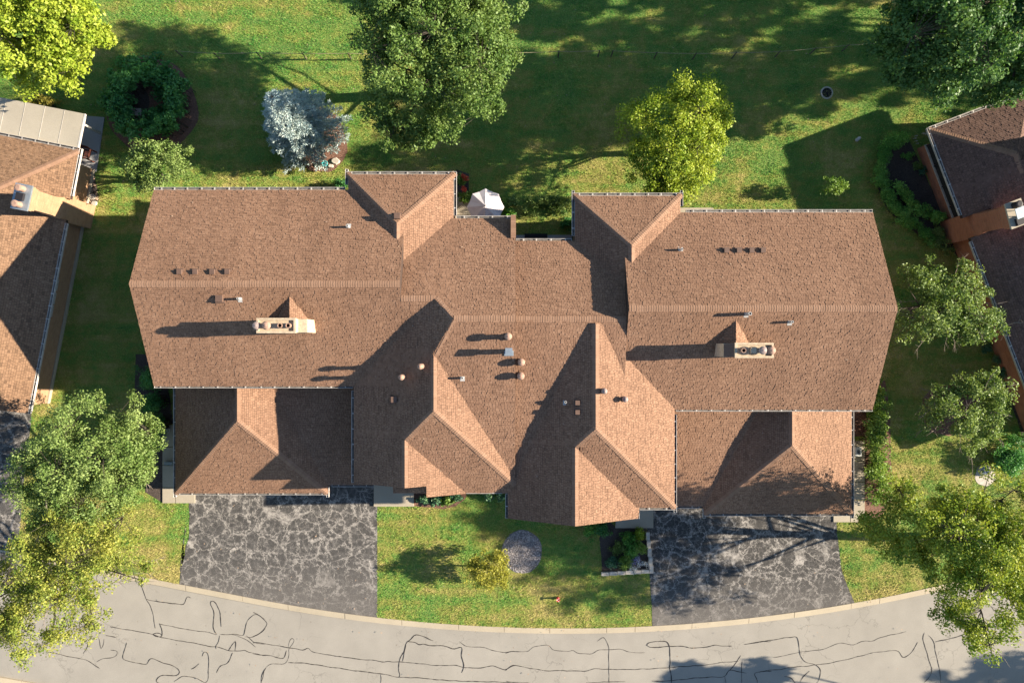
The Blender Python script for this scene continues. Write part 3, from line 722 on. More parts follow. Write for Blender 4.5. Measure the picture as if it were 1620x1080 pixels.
# chimneys on the duplex
def main_chimney(px0, px1, py, top_z, kind):
    zb = 5.5; a = W(px0, py, top_z); c = W(px1, py, top_z); hw = 0.29; y = a.y; x0, x1 = a.x, c.x
    bb = MB()
    if kind == 'l': bb.box(x0, x1-.42, y-hw, y+hw, zb, top_z); bb.box(x1-.419, x1-.05, y-hw*.98, y+hw*.98, zb, top_z-.35)
    else: bb.box(x0+.38, x1, y-hw, y+hw, zb, top_z); bb.box(x0, x0+.379, y-hw*.98, y+hw*.98, zb, top_z-.30)
    ch = bb.build('chimney', M['cream'], house)
    bb = MB(); xa, xb = (x0-.03, x1-.40) if kind == 'l' else (x0+.36, x1+.03)
    t = 0.09
    bb.box(xa, xb, y-hw-.03, y-hw-.03+t, top_z+.002, top_z+.10); bb.box(xa, xb, y+hw+.03-t, y+hw+.03, top_z+.002, top_z+.10)
    bb.box(xa, xa+t, y-hw-.03+t+.001, y+hw+.03-t-.001, top_z+.002, top_z+.10); bb.box(xb-t, xb, y-hw-.03+t+.001, y+hw+.03-t-.001, top_z+.002, top_z+.10)
    bb.build('chimney_coping', M['cream'], ch)
    def potcap(fx, mat, h=.42, r=.17):
        pb = MB(); X = xa + (xb-xa)*fx
        pb.lathe(X, y, [(r*.62, top_z), (r*.62, top_z+h*.6), (r, top_z+h*.62), (r*1.02, top_z+h*.75), (r*.72, top_z+h*.92), (r*.15, top_z+h)], 16)
        pb.build('flue_cap', M[mat], ch, smooth=False)
    def clay(fx):
        X = xa + (xb-xa)*fx; pb = MB(); r = .105
        pb.lathe(X, y, [(r, top_z), (r, top_z+.26), (r*.75, top_z+.26), (r*.75, top_z+.10)], 12); pb.build('flue_pot', M['pot'], ch)
        pb = MB(); pb.lathe(X, y, [(r*.76, top_z+.11), (r*.74, top_z+.12)], 12); pb.build('flue_opening', M['dark'], ch)
    if kind == 'l':
        potcap(.04, 'potgrey', .42); potcap(.30, 'pot', .50, .18); clay(.62); clay(.83)
    else:
        clay(.2); potcap(.68, 'potgrey'); potcap(.90, 'pot')
        pb = MB(); X = xa+(xb-xa)*.46; pb.box(X-.11, X+.11, y-.11, y+.11, top_z+.003, top_z+.22); pb.build('flue_box', M['cream'], ch)
        sb = MB(); pts = [(x0+.02, y-hw*.6), (x0+.34, y-hw)]
        sb.add([(x0,y-hw*.9,top_z-.29),(x0+.37,y-hw,top_z-.02),(x0+.37,y+hw,top_z-.02),(x0,y+hw*.9,top_z-.29)], [(0,1,2,3)])
        sb.build('shoulder', M['ventbrown'], ch)
    # cricket: small gable that sheds water round the stack, behind it (upslope)
    cx = (x0+x1)/2; cx += 0.02 if kind == 'l' else -0.25
    S_ = L1S if kind == 'l' else R1S
    yb = y + hw; zrf = S_[0] + S_[2]*yb; hr = .5
    yt = yb + (hr)/.5
    sl_ = [(zrf+hr - .78*0 + 0.0 + 0.0, 0, 0)]
    a1 = (zrf+hr+.70*cx, -.70, 0); a2 = (zrf+hr-.70*cx, .70, 0)
    roof_solid(ch, [a1, a2], x0=cx-.95, x1=cx+.95, y0=yb-.05, y1=yt+.25, zb=zrf-.25, name='cricket', reg=False)
    return ch
main_chimney(408, 484, 515, 8.25, 'l'); main_chimney(1148, 1222, 554, 8.25, 'r')
# vents and pipes
def box_vent(px, py, s=.21, h=.13, mat='ventbrown', tall=0):
    p = on_roof(px, py, h+tall); bb = MB(); z = p.z
    bb.box(p.x-s/2-.05, p.x+s/2+.05, p.y-s/2-.05, p.y+s/2+.05, z-.10, z+.012)
    if tall: bb.box(p.x-s*.36, p.x+s*.36, p.y-s*.36, p.y+s*.36, z+.0, z+tall)
    bb.box(p.x-s/2, p.x+s/2, p.y-s/2, p.y+s/2, z+tall+.001 if tall else z-.1, z+h+tall)
    return bb.build('roof_vent', M[mat], house)
def pipe(px, py, h=.30, r=.055, mat='pvc', flash=True):
    p = on_roof(px, py, h); bb = MB()
    bb.lathe(p.x, p.y, [(r, p.z-.15), (r, p.z+h), (r*.65, p.z+h), (r*.65, p.z+h-.08)], 12); o = bb.build('vent_pipe', M[mat], house)
    bb = MB(); bb.lathe(p.x, p.y, [(r*.66, p.z+h-.07), (r*.6, p.z+h-.065)], 12); bb.build('pipe_opening', M['dark'], o)
    if flash:
        q = Vector((p.x, p.y, p.z)); dy = -.16 if roofz(p.x, p.y-.1) < p.z else .16
        s = (roofz(p.x, p.y+dy)-p.z); bb = MB()
        bb.add([(p.x-.10,p.y-dy*.4,p.z-s*.4+.024),(p.x+.10,p.y-dy*.4,p.z-s*.4+.024),(p.x+.10,p.y+dy*.9,p.z+s+.026),(p.x-.10,p.y+dy*.9,p.z+s+.026)], [(0,1,2,3) if dy < 0 else (0,1,2,3)])
        bb.build('flashing', M['pvc'], o)
    return o
def capvent(px, py, h=.72, r=.165, mat='pot'):
    p = on_roof(px, py, h); z = p.z; bb = MB()
    bb.lathe(p.x, p.y, [(r*.95, z-.15), (r*.95, z+.10), (r*.66, z+.16), (r*.66, z+h-.27), (r*.98, z+h-.25), (r*.98, z+h-.10), (r*.6, z+h-.03), (r*.15, z+h)], 16)
    return bb.build('flue_vent', M[mat], house)
for x in (283, 308, 335, 359): box_vent(x, 430)
for x in (1150, 1170, 1190, 1208): box_vent(x, 396)
pipe(549, 357, .35); box_vent(346, 472, .30, .16); pipe(376, 472, .30); box_vent(628, 341, .26, .30)
pipe(1079, 394, .30, mat='pvc'); pipe(1187, 496, .55, .075); pipe(1254, 509, .33); pipe(731, 598, .30); pipe(895, 636, .25)
capvent(804, 532, .75); capvent(825, 573, .85); capvent(824, 595, .85); box_vent(805, 556, .30, .25, 'steel', .65)
capvent(664, 580, .8, .13); capvent(634, 597, .8, .13); box_vent(623, 632, .26, .15)
capvent(957, 619, .42, .13, 'potgrey'); capvent(990, 632, .50, .13, 'potgrey'); box_vent(914, 637, .2, .12); box_vent(914, 652, .2, .12)
# small downspouts at eave corners
for X, Y, zt in ((-16.05,-7.25,2.6), (16.45,-8.2,2.6), (-7.15,-6.05,5.0), (-.1,-7.5,5.0), (7.3,-7.4,5.0), (-2.75,5.5,5.0), (2.95,4.4,5.0), (5.9,-7.45,5.0)):
    db = MB(); db.box(X-.05, X+.05, Y-.04, Y+.04, .05, zt); db.build('downspout', M['white'], house)

# ------------------------------------------------------------------ neighbour houses
def neighbour(P1, u, name, label, mat, brick, depth, length, left):
    root = empty(name, (P1[0], P1[1], 0), label, 'house')
    fr = Frame(P1, u)      # u along the eave, v = left of u
    return root, fr
# left neighbour: eave runs south from its north-east corner, house lies to the west (right-hand side of u)
nl = empty('brick_house', (-21.3, 9.4, 0), 'brick house with tan shingled roof and chimney at the left edge', 'house')
uL = Vector((-.191, -.9816, 0)); vL = Vector((-.9816, .191, 0)); oL = Vector((-21.32, 9.41, 0))
frL = Frame((oL.x, oL.y), (-vL.x, -vL.y))     # frame.u points east, frame.v = (vL.y... ) set below
frL.u = -vL; frL.v = -uL                       # u east (towards camera centre), v north
roof_solid(nl, [(2.6, -.5, 0), (2.6, 0, -.5), (5.35+.5*-5.5-.0, .5, 0)][:2] + [(2.6+.5*11, .5, 0)], x0=-11, x1=0, y0=-2.44, y1=0, zb=2.4, mat='shingle_l', frame=frL, expo=0.105, tw=(0.10,0.20), reg=False, seed=91)
for q0, q1, q2 in ((-3.48, -2.442, -.90), (-13.2, -3.482, 0)):
    roof_solid(nl, [(2.6, -.5, 0), (2.6, 0, -.5), (2.6+.5*11, .5, 0)], x0=-11, x1=q2, y0=q0, y1=q1, zb=2.4, mat='shingle_l', frame=frL, expo=0.105, tw=(0.10,0.20), reg=False, seed=92)
def fl(a, c, z=0.0): return oL + frL.u*a + frL.v*c + Vector((0,0,z))
def capline(parent, p, q, drop, mat='cap'): caps(parent, p, q, drop, mat=mat)
capline(nl, fl(0,0,2.6), fl(-5.5,-5.5,5.35), .3)
def obox_f(f, o0, a0, a1, c0, c1, z0, z1):
    bb = MB(); o = o0 + f.u*a0 + f.v*c0 + Vector((0,0,z0)); bb.obox(o, f.u*(a1-a0), f.v*(c1-c0), Vector((0,0,z1-z0))); return bb
M['brick_l'] = brick_mat('tan orange brick', *BR_O, (frL.v.x, frL.v.y))
obox_f(frL, oL, -10.4, -.62, -13.0, -.5, 0, 2.42).build('wall', M['brick_l'], nl)
obox_f(frL, oL, -.61, -.55, -13.02, -.5, 0.0, .22).build('foundation_trim', M['slab'], nl)
for i, cc in enumerate((-7.05, -7.75, -8.4)):
    wf = obox_f(frL, oL, -.617, -.58, cc, cc+.55, 1.35, 2.05).build('window', M['glass'], nl)
    obox_f(frL, oL, -.579, -.55, cc-.02, cc+.57, 1.30, 1.345).build('window_sill', M['flag'], wf)
gutter(nl, fl(.11,.1,2.6), fl(.11,-2.28,2.6), (frL.u.x, frL.u.y)); gutter(nl, fl(.11,-3.64,2.6), fl(.11,-13.2,2.6), (frL.u.x, frL.u.y)); gutter(nl, fl(0,.11,2.6), fl(-9,.11,2.6), (frL.v.x, frL.v.y))
# left neighbour chimney
cL0 = W(152, 326, 0); cL1 = W(144, 362, 0)
def slope_chimney(root, pN, pS, inward, top, bmat, capmat, pots, pots_mat):
    d = (pS-pN); L = d.length; d.normalize(); i = Vector(inward)
    prof = [(0.0, 0, 0.75), (2.3, 0, .75), (3.3, .16, .62), (top-.5, .16, .62), (top-.45, .10, .68), (top-.25, .10, .68), (top-.24, .06, .72), (top, .06, .72)]
    bb = MB(); vs = []
    for z, ins, dep in prof:
        a = pN + d*ins + i*ins*.4; c = pS - d*ins + i*ins*.4
        vs += [a+Vector((0,0,z)), c+Vector((0,0,z)), c+i*dep+Vector((0,0,z)), a+i*dep+Vector((0,0,z))]
    fs = []
    for k in range(len(prof)-1):
        for j in range(4): fs.append((4*k+j, 4*k+(j+1)%4, 4*k+4+(j+1)%4, 4*k+4+j))
    n = len(vs)-4; fs.append((n, n+1, n+2, n+3)); bb.add(vs, fs)
    ch = bb.build('chimney', bmat, root)
    a = pN + d*.0 ; bb = MB(); bb.obox(a + d*.02 + Vector((0,0,top+.003)), d*(L-.04), i*.78, Vector((0,0,.10))); bb.build('chimney_cap', capmat, ch)
    for f_, kind in pots:
        c = a + d*(L*f_) + i*.39; z = top+.104; bb = MB()
        if kind == 'pot': bb.lathe(c.x, c.y, [(.15, z), (.13, z+.32), (.16, z+.33), (.16, z+.38), (.10, z+.40)], 14); bb.build('chimney_pot', M[pots_mat], ch)
        elif kind == 'sq': bb.obox(c - d*.17 - i*.17 + Vector((0,0,z)), d*.34, i*.34, Vector((0,0,.16))); bb.build('flue_box', M['iron'], ch)
        else:
            for sx in (-1, 1):
                for sy in (-1, 1): bb.obox(c + d*(.19*sx-.015) + i*(.19*sy-.015) + Vector((0,0,z)), d*.03, i*.03, Vector((0,0,.30)))
            bb.obox(c - d*.24 - i*.24 + Vector((0,0,z+.30)), d*.48, i*.48, Vector((0,0,.04))); bb.build('metal_cowl', M['steel'], ch)
    return ch
slope_chimney(nl, cL0, cL1, vL, 5.2, M['brick_l'], M['steel'], [(.2, 'pot'), (.5, 'sq'), (.8, 'pot')], 'pot')
# patio cover of the left neighbour: beige panels on posts
pcv = empty('patio_cover', W(60, 200, 0), 'flat beige panelled patio cover at the tan roofed house', 'patio cover')
A_ = W(133, 180, 2.55); Bp = W(121, 238, 2.55); ex = vL
for i in range(6):
    bb = MB(); o = A_ + ex*(i*.98); bb.obox(o + Vector((0,0,-.07-.003*(i%2))), ex*.965, (Bp-A_), Vector((0,0,.07))); bb.build('panel', M['coverpanel'], pcv)
    bb = MB(); bb.obox(o + ex*.966 + Vector((0,0,-.09)), ex*.014, (Bp-A_), Vector((0,0,.10))); bb.build('seam', M['white'], pcv)
bb = MB(); bb.obox(A_ - ex*.07 + Vector((0,0,-.12)), ex*.065, (Bp-A_)*.98, Vector((0,0,.13))); bb.build('edge_trim', M['white'], pcv)
for p in (A_ + ex*.5 + (Bp-A_)*.2, A_ + ex*3 + (Bp-A_)*.05, A_ + ex*5.6 + (Bp-A_)*.05):
    bb = MB(); bb.box(p.x-.05, p.x+.05, p.y-.05, p.y+.05, 0, 2.45); bb.build('post', M['white'], pcv)
sheet('patio', [(20,175),(166,186),(153,272),(100,262)], .05, M['patio'], th=.05, **ST)
# bench on that patio
def bench(px, py, ang, name, label, cat, wd, mat):
    c = W(px, py, .05); root = empty(name, c, label, cat); ca, sa = math.cos(ang), math.sin(ang)
    U = Vector((ca, sa, 0)); V_ = Vector((-sa, ca, 0)); o = Vector(c)
    for k in range(5):
        bb = MB(); bb.obox(o - U*wd/2 + V_*(-.25+k*.105) + Vector((0,0,.40)), U*wd, V_*.085, Vector((0,0,.03))); bb.build('seat_slat', M[mat], root)
    for k in range(4):
        bb = MB(); bb.obox(o - U*wd/2 + V_*(.28+k*.02) + Vector((0,0,.47+k*.11)), U*wd, V_*.03, Vector((0,0,.09))); bb.build('back_slat', M[mat], root)
    for sx in (-1, 1):
        bb = MB(); bb.obox(o + U*(sx*(wd/2+.035)-.03) + V_*(-.27) + Vector((0,0,.60)), U*.06, V_*.58, Vector((0,0,.035))); bb.build('armrest', M[mat], root)
        for sy in (-.25, .28):
            bb = MB(); bb.obox(o + U*(sx*(wd/2+.03)-.03) + V_*(sy-.03) + Vector((0,0,0)), U*.06, V_*.06, Vector((0,0,.598))); bb.build('leg', M[mat], root)
    return root
bench(139, 246, R(-15), 'garden_bench', 'dark red wooden garden bench on the grey patio', 'bench', .75, 'redwood')

# right neighbour
nr = empty('brick_house', (20.6, 10.4, 0), 'red brick house with dark roof slope and screened porch at right edge', 'house')
uR = Vector((.3553, -.9347, 0)); vR = Vector((.9347, .3553, 0)); oR = Vector((20.57, 10.44, 0))
frR = Frame(); frR.o = oR; frR.u = vR; frR.v = -uR          # u inwards (east), v north
frL.o = oL
roof_solid(nr, [(2.6, .5, 0), (2.6, 0, -.5), (2.6+.5*5.3, -.5, 0)], x0=0, x1=5.3, y0=-3.6, y1=0, zb=2.4, mat='shingle_r', frame=frR, expo=0.105, tw=(0.10,0.20), reg=False, seed=55)
roof_solid(nr, [(2.603, .5, 0), (2.6+.5*11, -.5, 0), (2.6+.5*3.0, 0, -.5)], x0=0, x1=11, y0=-4.67, y1=-3.0, zb=2.4, mat='shingle_r', frame=frR, expo=0.105, tw=(0.10,0.20), reg=False, seed=57)
for q0, q1, q2 in ((-5.72, -4.672, 1.10), (-17, -5.722, 0)):
    roof_solid(nr, [(2.603, .5, 0), (2.6+.5*11, -.5, 0)], x0=q2, x1=11, y0=q0, y1=q1, zb=2.4, mat='shingle_r', frame=frR, expo=0.105, tw=(0.10,0.20), reg=False, seed=58)
def fR(a, c, z=0.0): return oR + frR.u*a + frR.v*c + Vector((0,0,z))
capline(nr, fR(0,0,2.6), fR(2.65,-2.65,3.925), .3); capline(nr, fR(2.65,-2.65,3.925), fR(2.65,-3.6,3.925), .5)
M['brick_r'] = brick_mat('red brick', *BR_R, (frR.v.x, frR.v.y))
obox_f(frR, oR, .62, 10, -16.5, -5.2, 0, 2.42).build('wall', M['brick_r'], nr)
obox_f(frR, oR, .62, .86, -5.19, -.55, 0, .75).build('wall', M['brick_r'], nr)
obox_f(frR, oR, .76, 5.0, -5.19, -.60, .81, 2.42).build('porch_interior', M['screen'], nr)
obox_f(frR, oR, .60, .72, -5.19, -.55, .751, .80).build('window_sill', M['flag'], nr)
for i in range(5):
    cc = -.62 - i*1.12; obox_f(frR, oR, .66, .745, cc-.05, cc+.02, .801, 2.42).build('porch_post', M['iron'], nr)
    if i < 4: obox_f(frR, oR, .69, .71, cc-1.07, cc-.055, .802, 2.4).build('screen', M['screen'], nr)
gutter(nr, fR(-.11,-15,2.6), fR(-.11,-5.88,2.6), (-frR.u.x, -frR.u.y)); gutter(nr, fR(-.11,-4.5,2.6), fR(-.11,.1,2.6), (-frR.u.x, -frR.u.y)); gutter(nr, fR(0,.11,2.6), fR(5.3,.11,2.6), (frR.v.x, frR.v.y))
slope_chimney(nr, W(1486.5, 351, 0), W(1496, 387, 0), vR, 5.2, M['brick_r'], M['slab'], [(.18, 'pot'), (.5, 'cowl'), (.8, 'sq')], 'iron')

# ------------------------------------------------------------------ walks, stoops, patios
def slab(pp, name='walk_slab', mat='slab', z=.07, **kw): return sheet(name, pp, z, M[mat], th=z+.05, **(kw or ST))
slab([(592,760),(655,760),(655,800),(592,800)], 'stoop', z=.12)
slab([(975,800),(1033,800),(1033,834),(973,834)], 'stoop', z=.12)
for a, c in (((258,672),(278,706)), ((258,707),(278,735)), ((258,736),(278,770)), ((258,771),(278,795))):
    slab([a, (c[0],a[1]), c, (a[0],c[1])], 'walk_slab')
slab([(279,775),(309,775),(309,795),(279,795)], 'walk_slab')
for y0, y1 in ((697,728),(729,761),(762,790),(791,825)): slab([(1345,y0),(1367,y0),(1367,y1),(1345,y1)], 'walk_slab')
slab([(1318,805),(1344,805),(1344,825),(1318,825)], 'walk_slab')
slab([(720,312),(745,312),(745,352),(720,352)], 'patio_slab'); slab([(746,318),(790,318),(790,352),(746,352)], 'patio_slab')
slab([(815,372),(905,372),(905,420),(815,420)], 'patio_slab', 'patio')
slab([(1070,329),(1128,329),(1128,350),(1070,350)], 'patio_slab'); slab([(492,301),(540,301),(540,330),(492,330)], 'patio_slab')
bb = MB(); p = W(848, 378, .075); bb.box(p.x-.6, p.x+.6, p.y-.28, p.y+.28, .073, .10)
bb.build('doormat', M['blackgrill'], None, 'wide black mat on the concrete under the rear eave', 'mat')

# ------------------------------------------------------------------ beds
def blob(cx, cy, rx, ry, n=40, seed=0, amp=.06):
    rr = random.Random(seed); ph = [rr.uniform(0, 6.28) for _ in range(4)]
    return [(cx + rx*math.cos(t)*(1+amp*math.sin(3*t+ph[0])+amp*.6*math.sin(5*t+ph[1])), cy + ry*math.sin(t)*(1+amp*math.sin(2*t+ph[2])+amp*.6*math.sin(7*t+ph[3]))) for t in [2*math.pi*i/n for i in range(n)]]
sheet('mulch_bed', blob(240,168,72,74,seed=1), .010, M['mulch'], **ST)
sheet('mulch_bed', blob(505,222,44,52,seed=2), .010, M['mulch'], **ST)
sheet('mulch_bed', [(215,560),(258,560),(275,670),(258,672),(258,795),(230,778),(235,700),(212,640)], .010, M['soil'], **ST)
sheet('mulch_bed', [(1345,650),(1400,600),(1408,650),(1411,790),(1395,815),(1368,830),(1368,690),(1345,690)], .010, M['mulch'], **ST)
sheet('mulch_bed', wob([(655,770),(740,770),(737,788),(722,800),(700,805),(672,802),(655,800)],4), .010, M['mulch'], **ST)
sheet('mulch_bed', wob([(960,820),(975,834),(1022,834),(1030,900),(952,905),(948,850)],4), .014, M['soil'], **ST)
sheet('mulch_bed', wob([(1435,212),(1395,232),(1385,290),(1405,335),(1450,370),(1510,400),(1540,440),(1600,640),(1620,700),(1660,700),(1660,640),(1520,400),(1440,225)],8,.8), .010, M['soil'], **ST)
sheet('mulch_bed', blob(1500,648,44,42,seed=3), .010, M['mulch'], **ST)
sheet('gravel_bed', blob(826,872,32,34,seed=5,amp=.02), .012, M['gravel'], **ST)
sheet('mulch_bed', wob([(118,262),(150,275),(157,318),(146,330),(112,330),(108,300)],3), .010, M['soil'], **ST)
sheet('mulch_bed', blob(1558,752,16,17,seed=8), .012, M['flag'], **ST)
sheet('mulch_bed', wob([(722,268),(742,275),(742,312),(722,312)],3), .010, M['soil'], **ST)
# gravel stones
def stones(name, poly_px, n, rad, mat, seed, z=.015, **kw):
    rr = random.Random(seed); bb = MB(); pts = np.array([tuple(W(a, c).xy) for a, c in poly_px])
    x0, y0 = pts.min(0); x1, y1 = pts.max(0); c = 0
    while c < n:
        x = rr.uniform(x0, x1); y = rr.uniform(y0, y1)
        if not inpoly(pts, np.array([[x, y]]))[0]: continue
        c += 1; r = rr.uniform(*rad); k = 6; a0 = rr.uniform(0, 6)
        ring = [(x + r*math.cos(a0+6.283*i/k)*rr.uniform(.75,1.15), y + r*.8*math.sin(a0+6.283*i/k)*rr.uniform(.75,1.15)) for i in range(k)]
        vs = [(a, b2, z) for a, b2 in ring] + [(x+(a-x)*.72, y+(b2-y)*.72, z+r*.6) for a, b2 in ring] + [(x, y, z+r*.75)]
        fs = [(i, (i+1)%k, k+(i+1)%k, k+i) for i in range(k)] + [(k+i, k+(i+1)%k, 2*k) for i in range(k)]
        bb.add(vs, fs)
    return bb.build(name, M[mat], **kw)
def inpoly(poly, P):
    x, y = P[:,0], P[:,1]; inside = np.zeros(len(P), bool); j = len(poly)-1
    for i in range(len(poly)):
        xi, yi = poly[i]; xj, yj = poly[j]
        c = ((yi > y) != (yj > y)) & (x < (xj-xi)*(y-yi)/(yj-yi+1e-12)+xi); inside ^= c; j = i
    return inside
stones('gravel', blob(826,872,31,33,seed=5,amp=.02), 1500, (.018,.042), 'gravelstone', 3, label='round patch of grey gravel in the front lawn', cat='gravel', kind='stuff')
stones('rock_bed', [(120,262),(150,278),(155,315),(140,322),(114,322),(112,300)], 190, (.05,.11), 'stone', 4, label='bed of brown river stones beside the tan roofed house', cat='stones', kind='stuff')
for i, (x, y, r, l) in enumerate(((147,312,.22,'pale flat stone at the lower end of the river stone bed'), (150,322,.18,'small pale flat stone nearest the left chimney foot'), (531,255,.24,'round pale speckled stone at the edge of the spruce bed'), (524,263,.15,'small pale stone below the spruce, lowest of the pair'))):
    c = W(x, y); rr = random.Random(i); bb = MB(); k = 9
    ring = [(c.x+r*math.cos(6.283*j/k)*rr.uniform(.8,1.1), c.y+r*.8*math.sin(6.283*j/k)*rr.uniform(.8,1.1)) for j in range(k)]
    bb.add([(a, d, .01) for a, d in ring] + [(c.x+(a-c.x)*.8, c.y+(d-c.y)*.8, .11) for a, d in ring], [(j, (j+1)%k, k+(j+1)%k, k+j) for j in range(k)] + [tuple(range(k, 2*k))])
    bb.build('stone', M['flag'], None, l, 'stone')
p = W(513, 258, .3); bb = MB(); bb.lathe(p.x, p.y, [(.10,.01),(.13,.2),(.16,.24),(.15,.25),(.11,.14)], 16)
bb.build('flower_pot', M['turq'], None, 'turquoise pot tucked under the blue spruce', 'pot')

# ------------------------------------------------------------------ foliage
def leaves(centres, radii, n_each, size, rng, up=0.5, flat=0.75, outc=None, aspect=0.62):
    """centres (K,3): returns (N*4,3) verts of kite leaves"""
    K = len(centres); C = np.repeat(centres, n_each, axis=0); Rr = np.repeat(radii, n_each)
    N = len(C); off = rng.normal(size=(N,3)); off /= np.linalg.norm(off, axis=1, keepdims=True)
    off *= (rng.random((N,1))**0.45); off[:,2] *= flat
    P = C + off*Rr[:,None]
    nrm = rng.normal(size=(N,3))*0.7 + off*0.7; nrm[:,2] += up
    nrm /= np.linalg.norm(nrm, axis=1, keepdims=True)
    t = rng.normal(size=(N,3)); t -= nrm*np.sum(t*nrm, axis=1, keepdims=True); t /= np.linalg.norm(t, axis=1, keepdims=True)
    s = np.cross(nrm, t); L = size*(0.6+0.8*rng.random((N,1)))
    V = np.empty((N,4,3)); V[:,0] = P - t*L*.5; V[:,2] = P + t*L*.5
    fold = nrm*L*.12
    V[:,1] = P + s*L*aspect*.5 + t*L*.05 + fold; V[:,3] = P - s*L*aspect*.5 + t*L*.05 + fold
    return V.reshape(-1,3)
def tree(name, label, cat, ells, base, trunk_r, leafmat, nclump, nleaf, size, clump_r=.42, seed=1, bare=0, gap=0.0, group=None, barkmat='bark', multi=1, shell=0.45, up=.5):
    """ells: list of (centre Vector, rx, ry, rz). trunk, limbs and a crown of leaf clumps on the limb ends"""
    rng = np.random.default_rng(seed); rr = random.Random(seed)
    base = Vector(base); root = empty(name, base, label, cat, group)
    vol = np.array([e[1]*e[2] for e in ells]); vol = vol/vol.sum()
    cent = []
    ph = rng.uniform(0, 6.28, 6)
    while len(cent) < nclump:
        e = ells[rng.choice(len(ells), p=vol)]; d = rng.normal(size=3); d /= np.linalg.norm(d)
        if d[2] < -.55: continue
        az = math.atan2(d[1], d[0]); lump = 1 + .13*math.sin(3*az+ph[0]) + .10*math.sin(5*az+ph[1]) + .10*math.sin(4*d[2]*2+2*az+ph[2])
        rad = (shell + (1-shell)*rng.random()**.6) * lump * (0.92+.16*rng.random())
        q = np.array([e[0].x + d[0]*rad*e[1], e[0].y + d[1]*rad*e[2], e[0].z + d[2]*rad*e[3]])
        if q[2] < .25: continue
        if gap and math.sin(q[0]*1.9+ph[3])*math.sin(q[1]*2.1+ph[4]) > 1-gap: continue
        cent.append(q)
    cent = np.array(cent)
    tb = MB(); zlo = min(e[0].z - e[3]*.6 for e in ells); ztop = max(e[0].z + e[3]*.45 for e in ells)
    mc = sum((e[0] for e in ells), Vector()) / len(ells)
    limbs = []
    for k in range(multi):
        off = Vector((rr.uniform(-1,1), rr.uniform(-1,1), 0))*(.6 if multi > 1 else 0)
        top = Vector((mc.x, mc.y, ztop)) + off*2
        pts = [base + off*.15, base.lerp(top, .25) + Vector((rr.uniform(-.1,.1), rr.uniform(-.1,.1), 0)), base.lerp(top, .55) + Vector((rr.uniform(-.2,.2), rr.uniform(-.2,.2), 0)), top]
        tb.tube(pts, [trunk_r*1.25, trunk_r, trunk_r*.6, trunk_r*.15], 8); limbs.append(pts)
    # main limbs by farthest-point choice among clumps
    nl_ = max(5, min(16, nclump//9)); idx = [int(rng.integers(len(cent)))]
    dm = np.linalg.norm(cent-cent[idx[0]], axis=1)
    for _ in range(nl_-1):
        j = int(dm.argmax()); idx.append(j); dm = np.minimum(dm, np.linalg.norm(cent-cent[j], axis=1))
    segs = []
    for j in idx:
        tip = Vector(cent[j]); pts0 = rr.choice(limbs)
        f = rr.uniform(.25, .75); k = f*3; i0 = min(2, int(k)); st = pts0[i0].lerp(pts0[i0+1], k-i0)
        if st.z > tip.z: st = pts0[1].lerp(pts0[2], rr.random()*.6)
        mid = st.lerp(tip, .5) + Vector((rr.uniform(-.2,.2), rr.uniform(-.2,.2), -.12*(tip-st).length*.5))
        tb.tube([st, mid, tip], [trunk_r*.36, trunk_r*.18, trunk_r*.04], 5, False); segs += [(st.lerp(mid, t)) for t in (.4, .8)] + [mid.lerp(tip, t) for t in (.2, .5, .8)]
    SG = np.array([tuple(s) for s in segs])
    for c in cent:
        d = np.linalg.norm(SG-c, axis=1); s = Vector(SG[int(d.argmin())]); c_ = Vector(c)
        if (c_-s).length < .15: continue
        tb.tube([s, s.lerp(c_, .5)+Vector((0,0,.05)), c_], [trunk_r*.05+.005, trunk_r*.03+.004, .003], 4, False)
    nb = int(bare)
    twigs = MB()
    for _ in range(nb):                 # leafless twigs breaking out of the crown
        e = ells[rng.choice(len(ells), p=vol)]; a = rng.uniform(0, 6.283)
        st = Vector(SG[int(rng.integers(len(SG)))]); d = (st - mc); d.z *= .5; d = d.normalized() if d.length > .1 else Vector((1,0,0))
        d = (d + Vector((rng.normal()*.4, rng.normal()*.4, .35+rng.normal()*.2))).normalized(); L = rng.uniform(.7, 1.5)*min(1, e[1]/1.5)
        p1 = st + d*L*.5 + Vector((rng.normal()*.08, rng.normal()*.08, 0)); p2 = st + d*L
        twigs.tube([st, p1, p2], [.022, .015, .005], 4, False)
        for _k in range(5):
            q = p1.lerp(p2, rng.random()); dd = (d + Vector((rng.normal()*.7, rng.normal()*.7, rng.normal()*.3))).normalized()
            twigs.tube([q, q + dd*rng.uniform(.2,.5)], [.010, .004], 3, False)
    tb.build('trunk', M[barkmat], root)
    if nb: twigs.build('bare_branches', M['barkpale'], root, kind='stuff')
    rad = clump_r*(.7+.6*rng.random(len(cent)))
    V = leaves(cent, rad, nleaf, size, rng, up)
    np_mesh('crown', V, 4, leafmat, root)
    return root
def E_(px, py, z, rxp, ryp, rz):
    k = (H-z)/F; return (W(px, py, z), rxp*k, ryp*k, rz)
def T(name, label, ells, trunk_r, mat, ncl, nlf, size, base=None, cat='tree', **kw):
    es = [E_(*e) for e in ells]; c = es[0][0]
    if base is None: b0 = (c.x, c.y, 0)
    else: q = W(*base); b0 = (q.x, q.y, 0)
    return tree(name, label, cat, es, b0, trunk_r, LM[mat], ncl, nlf, size, **kw)
T('maple_tree', 'bright lime green tree in the upper left corner of the yard', [(55,50,5.5,92,88,2.6),(112,72,5.0,50,70,2.1),(15,30,5,60,60,2.2)], .20, 'lime', 350, 130, .145, seed=11, base=(95,88))
T('maple_tree', 'large mid green tree at the top, between spruce and fence gap', [(665,68,6.6,116,92,2.8),(738,95,6.0,68,100,2.5),(645,176,3.9,66,58,1.4),(690,10,6.4,112,80,2.7)], .26, 'maple', 640, 150, .12, seed=12)
